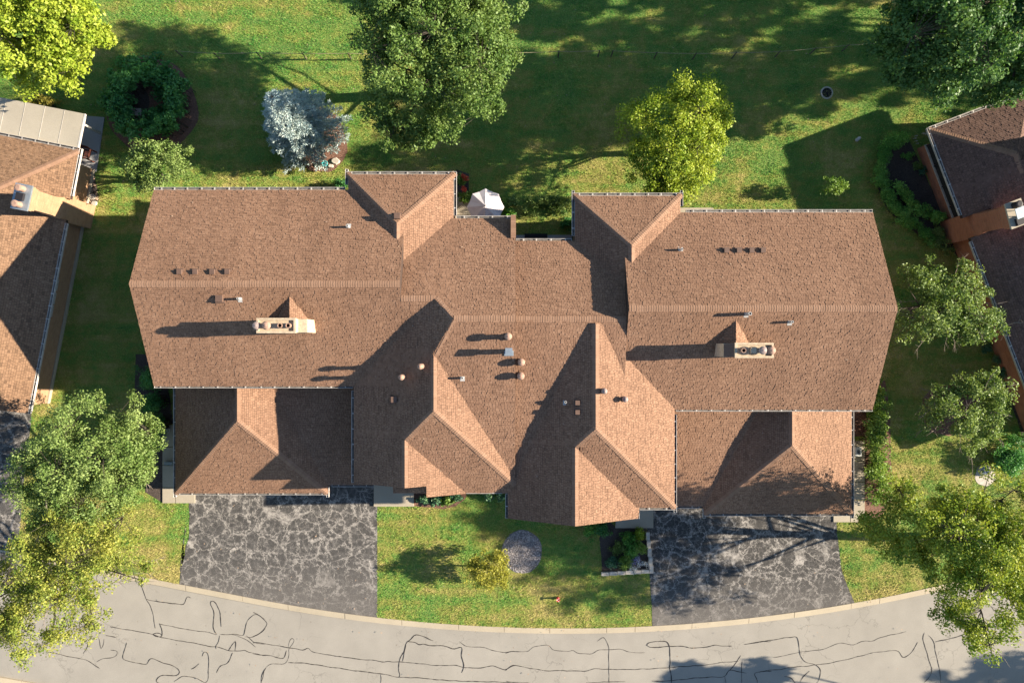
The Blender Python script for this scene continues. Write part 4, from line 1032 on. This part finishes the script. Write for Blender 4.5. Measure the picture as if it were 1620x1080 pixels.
T('honey_locust', 'yellow green tree on the rear lawn behind the right house half', [(1072,205,4.4,80,80,2.2),(1058,262,3.4,66,46,1.5),(1105,175,4.2,45,50,1.6)], .15, 'lime', 300, 120, .115, seed=13, gap=.05)
T('maple_tree', 'large dark green tree filling the upper right corner', [(1495,65,7.2,95,85,3.2),(1445,60,6.2,45,74,2.4),(1570,115,4.6,62,50,1.8)], .28, 'deep', 400, 115, .15, seed=14, bare=16, gap=.2, base=(1455,75))
T('maple_tree', 'dark green tree at the right frame edge behind the red brick house', [(1640,40,7.0,90,105,3.0)], .26, 'deep', 220, 85, .18, seed=15, base=(1560,120))
T('crab_apple_tree', 'sparse olive tree touching the red brick house, larger of two', [(1500,485,3.4,80,66,1.4),(1460,450,3.0,36,36,1.0),(1550,505,3.2,36,40,1.0)], .10, 'olive', 170, 85, .11, seed=16, bare=38, gap=.35, multi=3, clump_r=.36)
T('crab_apple_tree', 'sparse olive tree in a ring bed near the drain, smaller of two', [(1525,650,2.9,64,58,1.2),(1560,620,2.8,32,34,.9)], .08, 'olive', 130, 85, .11, seed=17, bare=44, gap=.40, multi=3, clump_r=.33)
T('maple_tree', 'yellow green tree overhanging the street at the lower right', [(1455,825,6.0,84,66,2.4),(1540,860,6.8,95,84,2.8),(1565,940,6.0,72,88,2.5),(1610,830,6.2,70,70,2.4)], .22, 'limelow', 470, 140, .112, seed=18, bare=22, gap=.32, base=(1500,850))
T('maple_tree', 'bushy green tree beside the left garage', [(145,715,5.0,90,80,2.4),(80,740,4.5,54,54,1.8),(205,700,4.4,46,62,1.8),(130,790,4.2,80,42,1.6)], .20, 'olive', 420, 150, .10, seed=19, bare=8, base=(185,725))
T('maple_tree', 'yellowing tree with bare twigs over the street, lower left corner', [(110,890,5.4,95,75,2.3),(150,860,5.0,72,66,1.9),(60,970,5.0,76,72,1.9),(10,940,5.2,50,72,1.9)], .20, 'rust', 340, 130, .10, seed=20, bare=60, gap=.32, base=(140,865))
T('crab_apple_tree', 'small round green tree by the river stones, above left roof corner', [(255,260,2.6,54,38,1.2),(228,270,2.2,32,30,.9)], .09, 'olive', 120, 85, .10, seed=21, base=(262,285), multi=2, clump_r=.3)
T('sapling', 'small pale green sapling alone on the lawn near the right rear corner', [(1318,295,1.2,19,14,.6)], .03, 'bush', 34, 45, .09, seed=22, clump_r=.18)
T('weeping_shrub', 'small yellow green tree beside the gravel circle in front', [(772,903,1.35,34,32,.75)], .05, 'yellowbush', 95, 62, .085, seed=23, clump_r=.24)
# trees beyond the frame whose shade falls into it
OFF = [((33,16.8,0),5.0,4.2,3.4,8.0,31,'shade tree outside the upper right corner, nearest the rear lawn'), ((44,15.5,0),4.8,3.0,3.6,8.6,32,'shade tree farthest out beyond the upper right corner'),
       ((36,22.5,0),4.8,4.2,3.6,8.2,33,'shade tree above and right of the upper right corner'), ((27.0,-18.7,0),2.4,2.3,1.6,6.4,34,'shade tree outside the lower right corner, beside the street'),
       ((44,-19,0),3.2,3.0,2.0,6.8,35,'shade tree farther along the street, outside the lower right corner'), ((22,18.8,0),3.6,3.2,3.0,7.6,37,'shade tree just above the top edge, right of centre'), ((12,21.5,0),4.0,3.4,3.0,6.8,36,'shade tree above the top edge, behind the fence')]
for (x, y, z), rx, ry, rz, zc, sd, lb_ in OFF:
    tree('maple_tree', lb_, 'tree', [(Vector((x, y, zc)), rx, ry, rz)], (x, y, 0), .26, LM['deep'], 125, 60, .32, clump_r=.44, gap=.5, seed=sd, group='shade trees outside the picture')

# blue spruce: whorls of branches carrying needle sprays
def spruce(px, py, hgt, rad, seed):
    rng = np.random.default_rng(seed); b0 = W(px, py); root = empty('blue_spruce', b0, 'silvery blue spruce in a mulch bed behind the left house half', 'tree')
    tb = MB(); tb.tube([b0, b0+Vector((0,0,hgt*.5)), b0+Vector((0,0,hgt))], [.16,.09,.015], 8); cs = []; dirs = []
    z = .45
    while z < hgt:
        r = rad*(1-z/hgt)**.8+.08; n = 11 if z < hgt*.7 else 7; a0 = rng.uniform(0, 6)
        for k in range(n):
            a = a0 + 6.283*k/n + rng.normal()*.15; L = r*rng.uniform(.78, 1.12); d = Vector((math.cos(a), math.sin(a), 0))
            st = b0+Vector((0,0,z)); tip = st + d*L + Vector((0,0,.06*L - .10*L))
            tb.tube([st, tip], [.022, .006], 4, False)
            m_ = max(2, int(L/.13))
            for i in range(m_):
                f = (i+1)/m_; q = st.lerp(tip, f); wdt = .30*(1-f)*L+.06
                for s in (-1, 0, 1):
                    p = q + Vector((-d.y, d.x, 0))*s*wdt*rng.uniform(.4, 1.0) + Vector((0,0,rng.normal()*.02)); cs.append(tuple(p)); dirs.append((d.x - d.y*s*.7, d.y + d.x*s*.7, .12))
        z += .30
    cs = np.array(cs); D = np.array(dirs); K = 11; C = np.repeat(cs, K, 0); DD = np.repeat(D, K, 0)
    N = len(C); DD = DD + rng.normal(size=(N,3))*.55; DD[:,2] += .15; DD /= np.linalg.norm(DD, axis=1, keepdims=True)
    s = np.cross(DD, rng.normal(size=(N,3))); s /= np.linalg.norm(s, axis=1, keepdims=True); L = .13*(.6+.8*rng.random((N,1)))
    P = C + rng.normal(size=(N,3))*.03; V = np.empty((N,4,3)); V[:,0] = P; V[:,1] = P+DD*L*.5+s*.017; V[:,2] = P+DD*L; V[:,3] = P+DD*L*.5-s*.017
    tb.build('trunk', M['bark'], root); np_mesh('crown', V.reshape(-1,3), 4, LM['spruce'], root)
spruce(492, 216, 6.6, 2.1, 41)

# hedges and shrubs
def shrub(name, label, pts, mat, nleaf, size, seed, cat='shrub', group=None, clump=.25, stems=True, up=.4):
    """pts: list of (px,py,z,radius m) leaf clumps"""
    rng = np.random.default_rng(seed); cs = np.array([tuple(W(a, c, z)) for a, c, z, r in pts]); rad = np.array([r for *_, r in pts])
    b0 = Vector((cs[:,0].mean(), cs[:,1].mean(), 0)); root = empty(name, b0, label, cat, group)
    if stems:
        tb = MB()
        for c in cs:
            f = Vector(c); tb.tube([Vector((f.x*.7+b0.x*.3, f.y*.7+b0.y*.3, 0)) if len(cs) < 30 else Vector((f.x, f.y, 0)), f], [.02, .006], 4, False)
        tb.build('stems', M['bark'], root, kind='stuff')
    np_mesh('foliage', leaves(cs, rad, nleaf, size, rng, up), 4, LM[mat] if isinstance(mat, str) else mat, root); return root
rr = random.Random(77)
ring = []
for i in range(230):
    a = rr.uniform(0, 6.283); r_ = rr.gauss(1, .2); z = rr.uniform(.3, 2.3)*(1-.25*abs(r_-1)/.3)
    if abs(a-1.9) < .35 and rr.random() < .5: continue
    ring.append((228+46*r_*math.cos(a), 156+46*r_*math.sin(a), max(.2, z), rr.uniform(.22,.40)))
shrub('ring_hedge', 'dark green hedge grown in a ring around a hollow, upper left', ring, 'ivy', 80, .16, 51, 'hedge', up=.25)
sheet('mulch_bed', blob(214,162,22,28,seed=21), .016, M['soil'], **ST)
bb = MB(); p = W(216,178); bb.box(p.x-.3, p.x+.3, p.y-.18, p.y+.18, .02, .12); bb.build('stone', M['flag'], None, 'flat grey stone inside the ring shaped hedge', 'stone')
for i, (x, y, hh, l) in enumerate(((236,600,2.6,'dark conical evergreen at the left roof corner, topmost of three'), (242,638,2.0,'dark conical evergreen, middle of three at left garage'), (248,672,1.7,'dark conical evergreen, lowest of three by the walk slabs'))):
    pts = [(x+rr.gauss(0,7)*(1-z/hh*.7)*1.5, y+rr.gauss(0,7)*(1-z/hh*.7)*1.5, z, .28) for z in [rr.uniform(.2, hh) for _ in range(60)]]
    shrub('evergreen_shrub', l, pts, 'ivy', 70, .085, 60+i, 'shrub', 'evergreens by the left garage')
hp = [(1388+rr.gauss(0,8), y, rr.uniform(.3,1.5), rr.uniform(.22,.36)) for y in [rr.uniform(618, 760) for _ in range(130)]]
shrub('hedge', 'leafy green hedge running beside the right garage walk', hp, 'bush', 70, .11, 70, 'hedge')
hp = [(1395+rr.gauss(0,9), rr.uniform(752, 795), rr.uniform(.2,1.0), .25) for _ in range(34)]
shrub('shrub', 'pale green shrub at the lower end of the right hedge', hp, 'bush', 60, .09, 71)
arcp = [(1432,218),(1412,224),(1398,240),(1393,265),(1396,292),(1406,314),(1422,334),(1442,352),(1464,368),(1482,384)]
def along(pl, n, sp, zr, rad):
    out = []
    for _ in range(n):
        k = rr.uniform(0, len(pl)-1.001); i = int(k); f = k-i
        out.append((pl[i][0]+(pl[i+1][0]-pl[i][0])*f+rr.gauss(0,sp), pl[i][1]+(pl[i+1][1]-pl[i][1])*f+rr.gauss(0,sp), rr.uniform(*zr), rad))
    return out
shrub('curved_hedge', 'low clipped hedge curving around the porch bed, outer row', along(arcp, 230, 4.5, (.2,.7), .22), 'hedge', 85, .075, 72, 'hedge')
shrub('curved_hedge', 'short inner row of clipped hedge beside the red chimney', along([(1418,290),(1432,312),(1450,330),(1476,342),(1486,342)], 70, 4, (.2,.8), .22), 'hedge', 65, .09, 73, 'hedge')
shrub('shrub', 'variegated shrub at the foot of the red brick chimney', along([(1478,360),(1488,375),(1500,392)], 34, 5, (.2,.7), .20), 'olive', 60, .08, 74)
shrub('shrub', 'large dark shrub at the right edge below the smaller olive tree', [(1604+rr.gauss(0,13), 722+rr.gauss(0,13), rr.uniform(.2,1.1), .3) for _ in range(70)], 'ivy', 70, .10, 75)
for i, (x, y, l) in enumerate(((1588,590,'grey green plant in the bed by the brick wall, lowest of three'), (1577,570,'grey green plant in the bed by the brick wall, middle of three'), (1562,550,'grey green plant in the bed by the brick wall, topmost of three'))):
    shrub('bed_plant', l, [(x+rr.gauss(0,3.5), y+rr.gauss(0,3.5), rr.uniform(.1,.4), .14) for _ in range(12)], 'bluegreen', 40, .08, 80+i, 'plant', 'plants along the right brick wall')
for i, (x, y, m_, l) in enumerate(((1462,270,'bluegreen','leafy blue green plant in the dark porch bed'), (1452,262,'olive','pale dry plant in the dark porch bed'), (1436,245,'hedge','small plant at the top of the dark porch bed'))):
    shrub('bed_plant', l, [(x+rr.gauss(0,4), y+rr.gauss(0,4), rr.uniform(.1,.35), .13) for _ in range(10)], m_, 36, .08, 84+i, 'plant')
# flower bed at the right stoop
bedp = [((995,852),13,'hedge','round dark green bush in the flower bed, top centre'), ((1012,845),8,'lime','small lime bush in the upper right of the flower bed'), ((978,868),12,'olive','olive bush on the left of the flower bed'),
        ((1000,872),12,'hedge','mixed green bush in the middle of the flower bed'), ((1013,866),8,'bush','light green bush at the right side of the flower bed'), ((968,888),9,'bluegreen','blue green plant in the lower left of the flower bed'),
        ((988,888),12,'bush','bright green bush at the bottom of the flower bed'), ((935,838),11,'hedge','low green bush under the front gable, left of the dark bed'), ((952,836),10,'ivy','dark bush under the front gable, beside the stoop')]
for i, ((x, y), r_, m_, l) in enumerate(bedp):
    shrub('bush', l, [(x+rr.gauss(0,r_*.45), y+rr.gauss(0,r_*.45), rr.uniform(.12,.65), .17) for _ in range(26)], m_, 50, .075, 90+i, 'bush')
for i, (x, y, m_, l) in enumerate(((1005,885,'flower_blue','violet flowers in the lower right of the flower bed'), (1015,890,'flower_white','white flowers at the right end of the flower bed'), (1001,899,'flower_white','white flowers along the bottom border of the flower bed'))):
    shrub('flowers', l, [(x+rr.gauss(0,4), y+rr.gauss(0,3), rr.uniform(.15,.4), .12) for _ in range(12)], m_, 26, .05, 110+i, 'flowers')
bed = empty('bed_border', W(990, 903), 'low concrete block border round the flower bed', 'border')
for i in range(6):
    a = W(951+i*12.6, 906-i*.8); bb = MB(); bb.box(a.x, a.x+.40, a.y-.09, a.y+.10, .01, .20+.006*(i%2)); bb.build('border_block', M['flag'], bed)
for i in range(5):
    a = W(1021+i*1.4, 840+i*13); bb = MB(); bb.box(a.x, a.x+.20, a.y-.42, a.y, .01, .21+.006*(i%2)); bb.build('border_block', M['flag'], bed)
# foundation plants by the left stoop
for i, (x, y, r_, m_, l) in enumerate(((672,790,9,'bluegreen','blue green hosta beside the left stoop'), (690,792,9,'bluegreen','blue green hosta under the left front gable, middle'), (708,792,9,'bush','yellow green hosta under the left front gable'), (722,786,7,'bluegreen','small hosta at the inner corner of the left gable'), (772,783,9,'bluegreen','hosta under the gutter between the two front gables'), (792,784,6,'bluegreen','small hosta by the downspout between the front gables'))):
    shrub('hosta', l, [(x+rr.gauss(0,r_*.45), y+rr.gauss(0,r_*.35), rr.uniform(.1,.4), .15) for _ in range(16)], m_, 34, .13, 120+i, 'plant')
# rear patio plants and red flowers
for i, (x, y, r_, m_, l) in enumerate(((728,284,6,'bush','bright green plant beside the rear gutter, by red flowers'), (736,312,8,'bush','green plant at the upper left of the white umbrella'), (795,322,8,'bush','light green plant to the right of the white umbrella'), (806,335,7,'hedge','dark plant below right of the white umbrella'), (812,318,6,'olive','olive plant by the party wall end'))):
    shrub('garden_plant', l, [(x+rr.gauss(0,r_*.5), y+rr.gauss(0,r_*.5), rr.uniform(.1,.6), .16) for _ in range(18)], m_, 40, .10, 130+i, 'plant')
for i, (x, y, l) in enumerate(((735,280,'upper red flowers beside the rear gutter'), (734,299,'lower red flowers beside the rear gutter'))):
    shrub('flowers', l, [(x+rr.gauss(0,2.2), y+rr.gauss(0,2.2), rr.uniform(.4,.75), .10) for _ in range(10)], 'flower_red', 26, .06, 140+i, 'flowers')
lowp = [(870+rr.gauss(0,22), 322+rr.gauss(0,8), rr.uniform(.08,.4), .2) for _ in range(60)]
shrub('ground_cover', 'tangle of yellowish low plants behind the centre of the house', lowp, 'olive', 50, .09, 145, 'plants')
pk = [(895+rr.gauss(0,4), 350+rr.gauss(0,7), rr.uniform(.1,.5), .18) for _ in range(16)]
shrub('shrub', 'dark shrub in the shaded rear corner by the eave', pk, 'ivy', 40, .09, 146)
shrub('shrub', 'dark round shrub tucked in the left rear roof corner', [(538+rr.gauss(0,4), 290+rr.gauss(0,4), rr.uniform(.1,.8), .2) for _ in range(20)], 'ivy', 50, .08, 147)
shrub('shrub', 'yellow shrub at the top edge of the beige patio cover', [(66+rr.gauss(0,9), 162+rr.gauss(0,5), rr.uniform(.2,1.1), .25) for _ in range(28)], 'autumn', 50, .10, 148)

# ------------------------------------------------------------------ patio umbrella
def umbrella():
    c = W(768, 327, 2.3); root = empty('patio_umbrella', (c.x, c.y, .07), 'white eight sided patio umbrella behind the house', 'umbrella')
    Rr, n = .93, 8; apex = Vector((c.x, c.y, 2.62))
    rim = [Vector((c.x+Rr*math.cos(2*math.pi*k/n+math.pi/2), c.y+Rr*math.sin(2*math.pi*k/n+math.pi/2), 2.18)) for k in range(n)]
    for k in range(n):
        a, b_ = rim[k], rim[(k+1) % n]; bb = MB(); rows = 5; vs = []; fs = []
        for i in range(rows+1):
            f = i/rows; p = apex.lerp(a, f); q = apex.lerp(b_, f)
            sag = .05*math.sin(f*math.pi); m1 = p.lerp(q, .5); m1.z -= .05*f + .0; m1 -= (m1-apex)*.03*f
            for r_ in (p, m1, q): vs.append((r_.x, r_.y, r_.z - sag*.6))
        for i in range(rows):
            for j in range(2): fs.append((3*i+j, 3*i+3+j, 3*i+4+j, 3*i+1+j))
        bb.add(vs, fs); bb.add([(v[0], v[1], v[2]-.006) for v in vs], [f[::-1] for f in fs]); bb.build('canopy_panel', M['fabric'], root)
        rb = MB(); rb.tube([apex-Vector((0,0,.03)), apex.lerp(a, .5)-Vector((0,0,.06)), a-Vector((0,0,.02))], [.010,.010,.008], 5); rb.build('rib', M['steel'], root)
    pb = MB(); pb.tube([(c.x,c.y,.07),(c.x,c.y,2.66)], [.022,.02], 8); pb.build('pole', M['steel'], root)
    pb = MB(); pb.lathe(c.x, c.y, [(.03,2.6),(.035,2.66),(.012,2.70)], 10); pb.build('finial', M['iron'], root)
    pb = MB(); pb.lathe(c.x, c.y, [(.28,.072),(.28,.11),(.06,.14),(.05,.3)], 16); pb.build('base', M['iron'], root)
umbrella()
# ------------------------------------------------------------------ fence along the rear lot line
fe = empty('rope_fence', W(840, 85), 'low rope fence on posts across the rear lawn', 'fence')
fpx = [(281,83),(341,87),(408,86),(480,87),(552,87),(630,88),(700,87),(760,86),(818,86),(884,84),(948,83),(969,83),(1038,86),(1100,87),(1163,86),(1232,84),(1288,79),(1340,74),(1400,70)]
tops = []
for x, y in fpx:
    p = W(x, y, 0); q = W(x, y, .0); s = .93
    a = Vector((p.x*s*1.0, p.y*s, 0)) * (1/.93) * .985; tp = Vector((a.x, a.y, .85)); tops.append(tp)
    bb = MB(); bb.tube([a, tp], [.035,.03], 7); bb.build('post', M['fencewood'], fe)
for i in range(len(tops)-1):
    a, b_ = tops[i], tops[i+1]
    if i == 10: continue
    pts = [a.lerp(b_, t) - Vector((0,0,.05+.05*math.sin(math.pi*t))) for t in (0,.25,.5,.75,1)]
    bb = MB(); bb.tube(pts, [.015]*5, 5, False); bb.build('rope', M['fencewire'], fe)
# ------------------------------------------------------------------ small things
def grate(px, py, r, label, ringmat, z=.03, rise=.0):
    c = W(px, py); root = empty('storm_drain', c, label, 'drain'); bb = MB()
    bb.lathe(c.x, c.y, [(r*1.3, .0), (r*1.25, z+rise), (r, z+rise+.005), (r*.98, z+rise-.03)], 24); bb.build('collar', M[ringmat], root)
    bb = MB(); bb.lathe(c.x, c.y, [(r*.97, z+rise-.02), (r*.9, z+rise-.019)], 24); bb.build('pit', M['dark'], root)
    for k in range(-3, 4):
        hw = math.sqrt(max(.01, (r*.95)**2-(k*r*.27)**2)); b2 = MB(); b2.box(c.x+k*r*.27-.014, c.x+k*r*.27+.014, c.y-hw, c.y+hw, z+rise-.012, z+rise+.008); b2.build('grate_bar', M['steel'] if rise else M['iron'], root)
    b2 = MB(); b2.box(c.x-r*.95, c.x+r*.95, c.y-.02, c.y+.02, z+rise+.009, z+rise+.014); b2.build('grate_bar', M['iron'], root)
grate(1308, 147, .26, 'round dark storm drain grate in the rear lawn', 'flag')
grate(1556, 743, .24, 'round storm drain in a raised pale collar on the right lawn', 'slab', .03, .12)
bb = MB(); p = W(1356, 221); bb.tube([(p.x-.12,p.y-.09,.09),(p.x-.09,p.y-.07,.09),(p.x+.09,p.y+.07,.10),(p.x+.13,p.y+.10,.10)], [.05,.085,.085,.04], 10)
wo_ = bb.build('toy_bottle', M['pvc'], None, 'small white oblong object lying on the shaded lawn', 'toy', smooth=True)
# red ornament
c = W(883, 948, .3); ro = empty('garden_ornament', (c.x, c.y, 0), 'small red and pink garden ornament on the front lawn', 'ornament')
bb = MB(); bb.lathe(c.x, c.y, [(.055,0),(.08,.10),(.055,.16),(.03,.30),(.045,.34)], 12); bb.build('body', M['red'], ro)
for k in range(6):
    a = 6.283*k/6; bb = MB(); d = Vector((math.cos(a), math.sin(a), 0)); s = Vector((-d.y, d.x, 0)); o = Vector((c.x, c.y, .33))
    bb.add([o, o+d*.065+s*.036+Vector((0,0,.05)), o+d*.115+Vector((0,0,.03)), o+d*.065-s*.036+Vector((0,0,.05))], [(0,1,2,3)]); bb.add([o-Vector((0,0,.01)), o+d*.065+s*.036+Vector((0,0,.04)), o+d*.115+Vector((0,0,.02)), o+d*.065-s*.036+Vector((0,0,.04))], [(3,2,1,0)])
    bb.build('petal', M['pink' if k % 2 else 'red'], ro)
# AC unit and meter boxes
def ac(px, py, w_, d_, h_, name, label, cat):
    c = W(px, py, h_); root = empty(name, (c.x, c.y, .07), label, cat); bb = MB(); bb.box(c.x-w_/2, c.x+w_/2, c.y-d_/2, c.y+d_/2, .072, .07+h_); bb.build('cabinet', M['acwhite'], root)
    bb = MB(); bb.box(c.x-w_*.46, c.x+w_*.46, c.y-d_*.46, c.y+d_*.46, .072+h_, .095+h_); bb.build('lid', M['acwhite'], root)
    for k in range(4):
        bb = MB(); bb.lathe(c.x, c.y, [(w_*(.12+.08*k), .097+h_), (w_*(.12+.08*k), .105+h_), (w_*(.10+.08*k), .105+h_), (w_*(.10+.08*k), .097+h_)], 18); bb.build('fan_guard', M['steel'], root)
ac(1357, 714, .34, .46, .55, 'air_conditioner', 'white air conditioner box on the right garage walk', 'air conditioner')
bb = MB(); p = W(263, 681, .3); bb.box(p.x-.08, p.x+.08, p.y-.10, p.y+.10, .073, .35); bb.build('utility_box', M['acwhite'], None, 'small pale utility box on the left garage walk', 'utility box')
bb = MB(); p = W(266, 733, .3); bb.box(p.x-.22, p.x+.22, p.y-.08, p.y+.08, .073, .30); bb.build('utility_box', M['steel'], None, 'grey metal box halfway along the left garage walk', 'utility box')
# edging hoops by the porch corner
pe = empty('bed_edging', W(1450, 215), 'white scalloped edging beside the screened porch corner', 'edging')
for i in range(9):
    a = W(1446+i*3.2 if i > 3 else 1446+abs(2-i)*2, 228-i*4 if i < 4 else 212+(i-4)*.6); bb = MB(); bb.tube([(a.x-.05,a.y,.01),(a.x-.03,a.y,.18),(a.x+.03,a.y,.18),(a.x+.05,a.y,.01)], [.015]*4, 5); bb.build('hoop', M['white'], pe)

# ------------------------------------------------------------------ grass blades
FOOT = [(-15.95,-7.0,-1.7,6.65),(-6.99,-2.95,-5.9,7.35),(-2.94,.1,-6.5,5.4),(.11,7.1,-7.25,4.25),(7.11,16.1,-2.75,5.6),(3.2,7.09,4.26,6.35),(-16.2,-7.01,-7.1,-1.71),(7.12,16.35,-8.1,-2.76)]
N = 1150000
P = np.column_stack([RNG.uniform(-30, 30, N), RNG.uniform(-20.5, 20.5, N)])
keep = np.ones(N, bool)
kx = np.linspace(-31, 31, 300); k0 = np.array([arc(x, RC) for x in kx]); k1 = np.array([arc(x, RC+RD+2*KW) for x in kx])
yk0 = np.interp(P[:,0], kx, k0); yk1 = np.interp(P[:,0], kx, k1)
keep &= (P[:,1] > yk0+.01) | (P[:,1] < yk1-.02)
for x0, x1, y0, y1 in FOOT: keep &= ~((P[:,0] > x0) & (P[:,0] < x1) & (P[:,1] > y0) & (P[:,1] < y1))
for poly in NOGRASS: keep &= ~inpoly(poly, P)
for o_, f_, a0, a1, c0, c1 in ((oL, frL, -11, -.55, -13, -.5), (oR, frR, .6, 11, -16.5, -.5)):
    d = P - np.array([o_.x, o_.y]); a = d@np.array([f_.u.x, f_.u.y]); c = d@np.array([f_.v.x, f_.v.y])
    keep &= ~((a > a0) & (a < a1) & (c > c0) & (c < c1))
P = P[keep]; N = len(P)
# clumped heights and a few bare patches
hn = .5+.25*np.sin(P[:,0]*2.3+np.sin(P[:,1]*1.7)*2)+.25*np.sin(P[:,1]*2.9+np.cos(P[:,0]*1.3)*2)
hgt = (.035+.05*RNG.random(N))*(.65+.6*hn); az = RNG.uniform(0, 6.283, N); ln = hgt*RNG.uniform(.5, 1.6, N); wd = RNG.uniform(.008, .020, N)
d = np.column_stack([np.cos(az), np.sin(az)]); s = np.column_stack([-d[:,1], d[:,0]])
V = np.empty((N,3,3)); V[:,0,:2] = P - s*wd[:,None]; V[:,1,:2] = P + s*wd[:,None]; V[:,0,2] = 0.001; V[:,1,2] = 0.001; V[:,2,:2] = P + d*ln[:,None]; V[:,2,2] = hgt
np_mesh('grass', V.reshape(-1,3), 3, M['blade'], label='short patchy green and straw coloured lawn grass', cat='grass', kind='stuff')
# fallen leaves and litter
NL_ = 900; P = np.column_stack([RNG.uniform(-27, 27, NL_), RNG.uniform(-18, 18, NL_)])
zz = np.array([max(roofz(x, y)+.03, -.10 if arc(x, RC+RD+KW) < y < arc(x, RC+KW) else .05) for x, y in P])
ok = np.array([not (r_ > .3 and RNG.random() > .35) for r_ in zz]); P = P[ok]; zz = zz[ok]; n = len(P)
a = RNG.uniform(0, 6.283, n); L = RNG.uniform(.02, .05, n); d = np.column_stack([np.cos(a), np.sin(a)])*L[:,None]; q = np.column_stack([-d[:,1], d[:,0]])*.6
V = np.empty((n,4,3)); V[:,0,:2] = P-d; V[:,1,:2] = P+q; V[:,2,:2] = P+d; V[:,3,:2] = P-q; V[:,:,2] = zz[:,None]+RNG.uniform(0, .02, (n,4))
np_mesh('fallen_leaves', V.reshape(-1,3), 4, M['stone'], label='scattered fallen leaves on lawn, street and roofs', cat='leaves', kind='stuff')
print('tris approx', sum(len(o.data.loop_triangles) or sum(len(p.vertices)-2 for p in o.data.polygons) for o in bpy.data.objects if o.type == 'MESH' and len(o.data.polygons) < 400000))
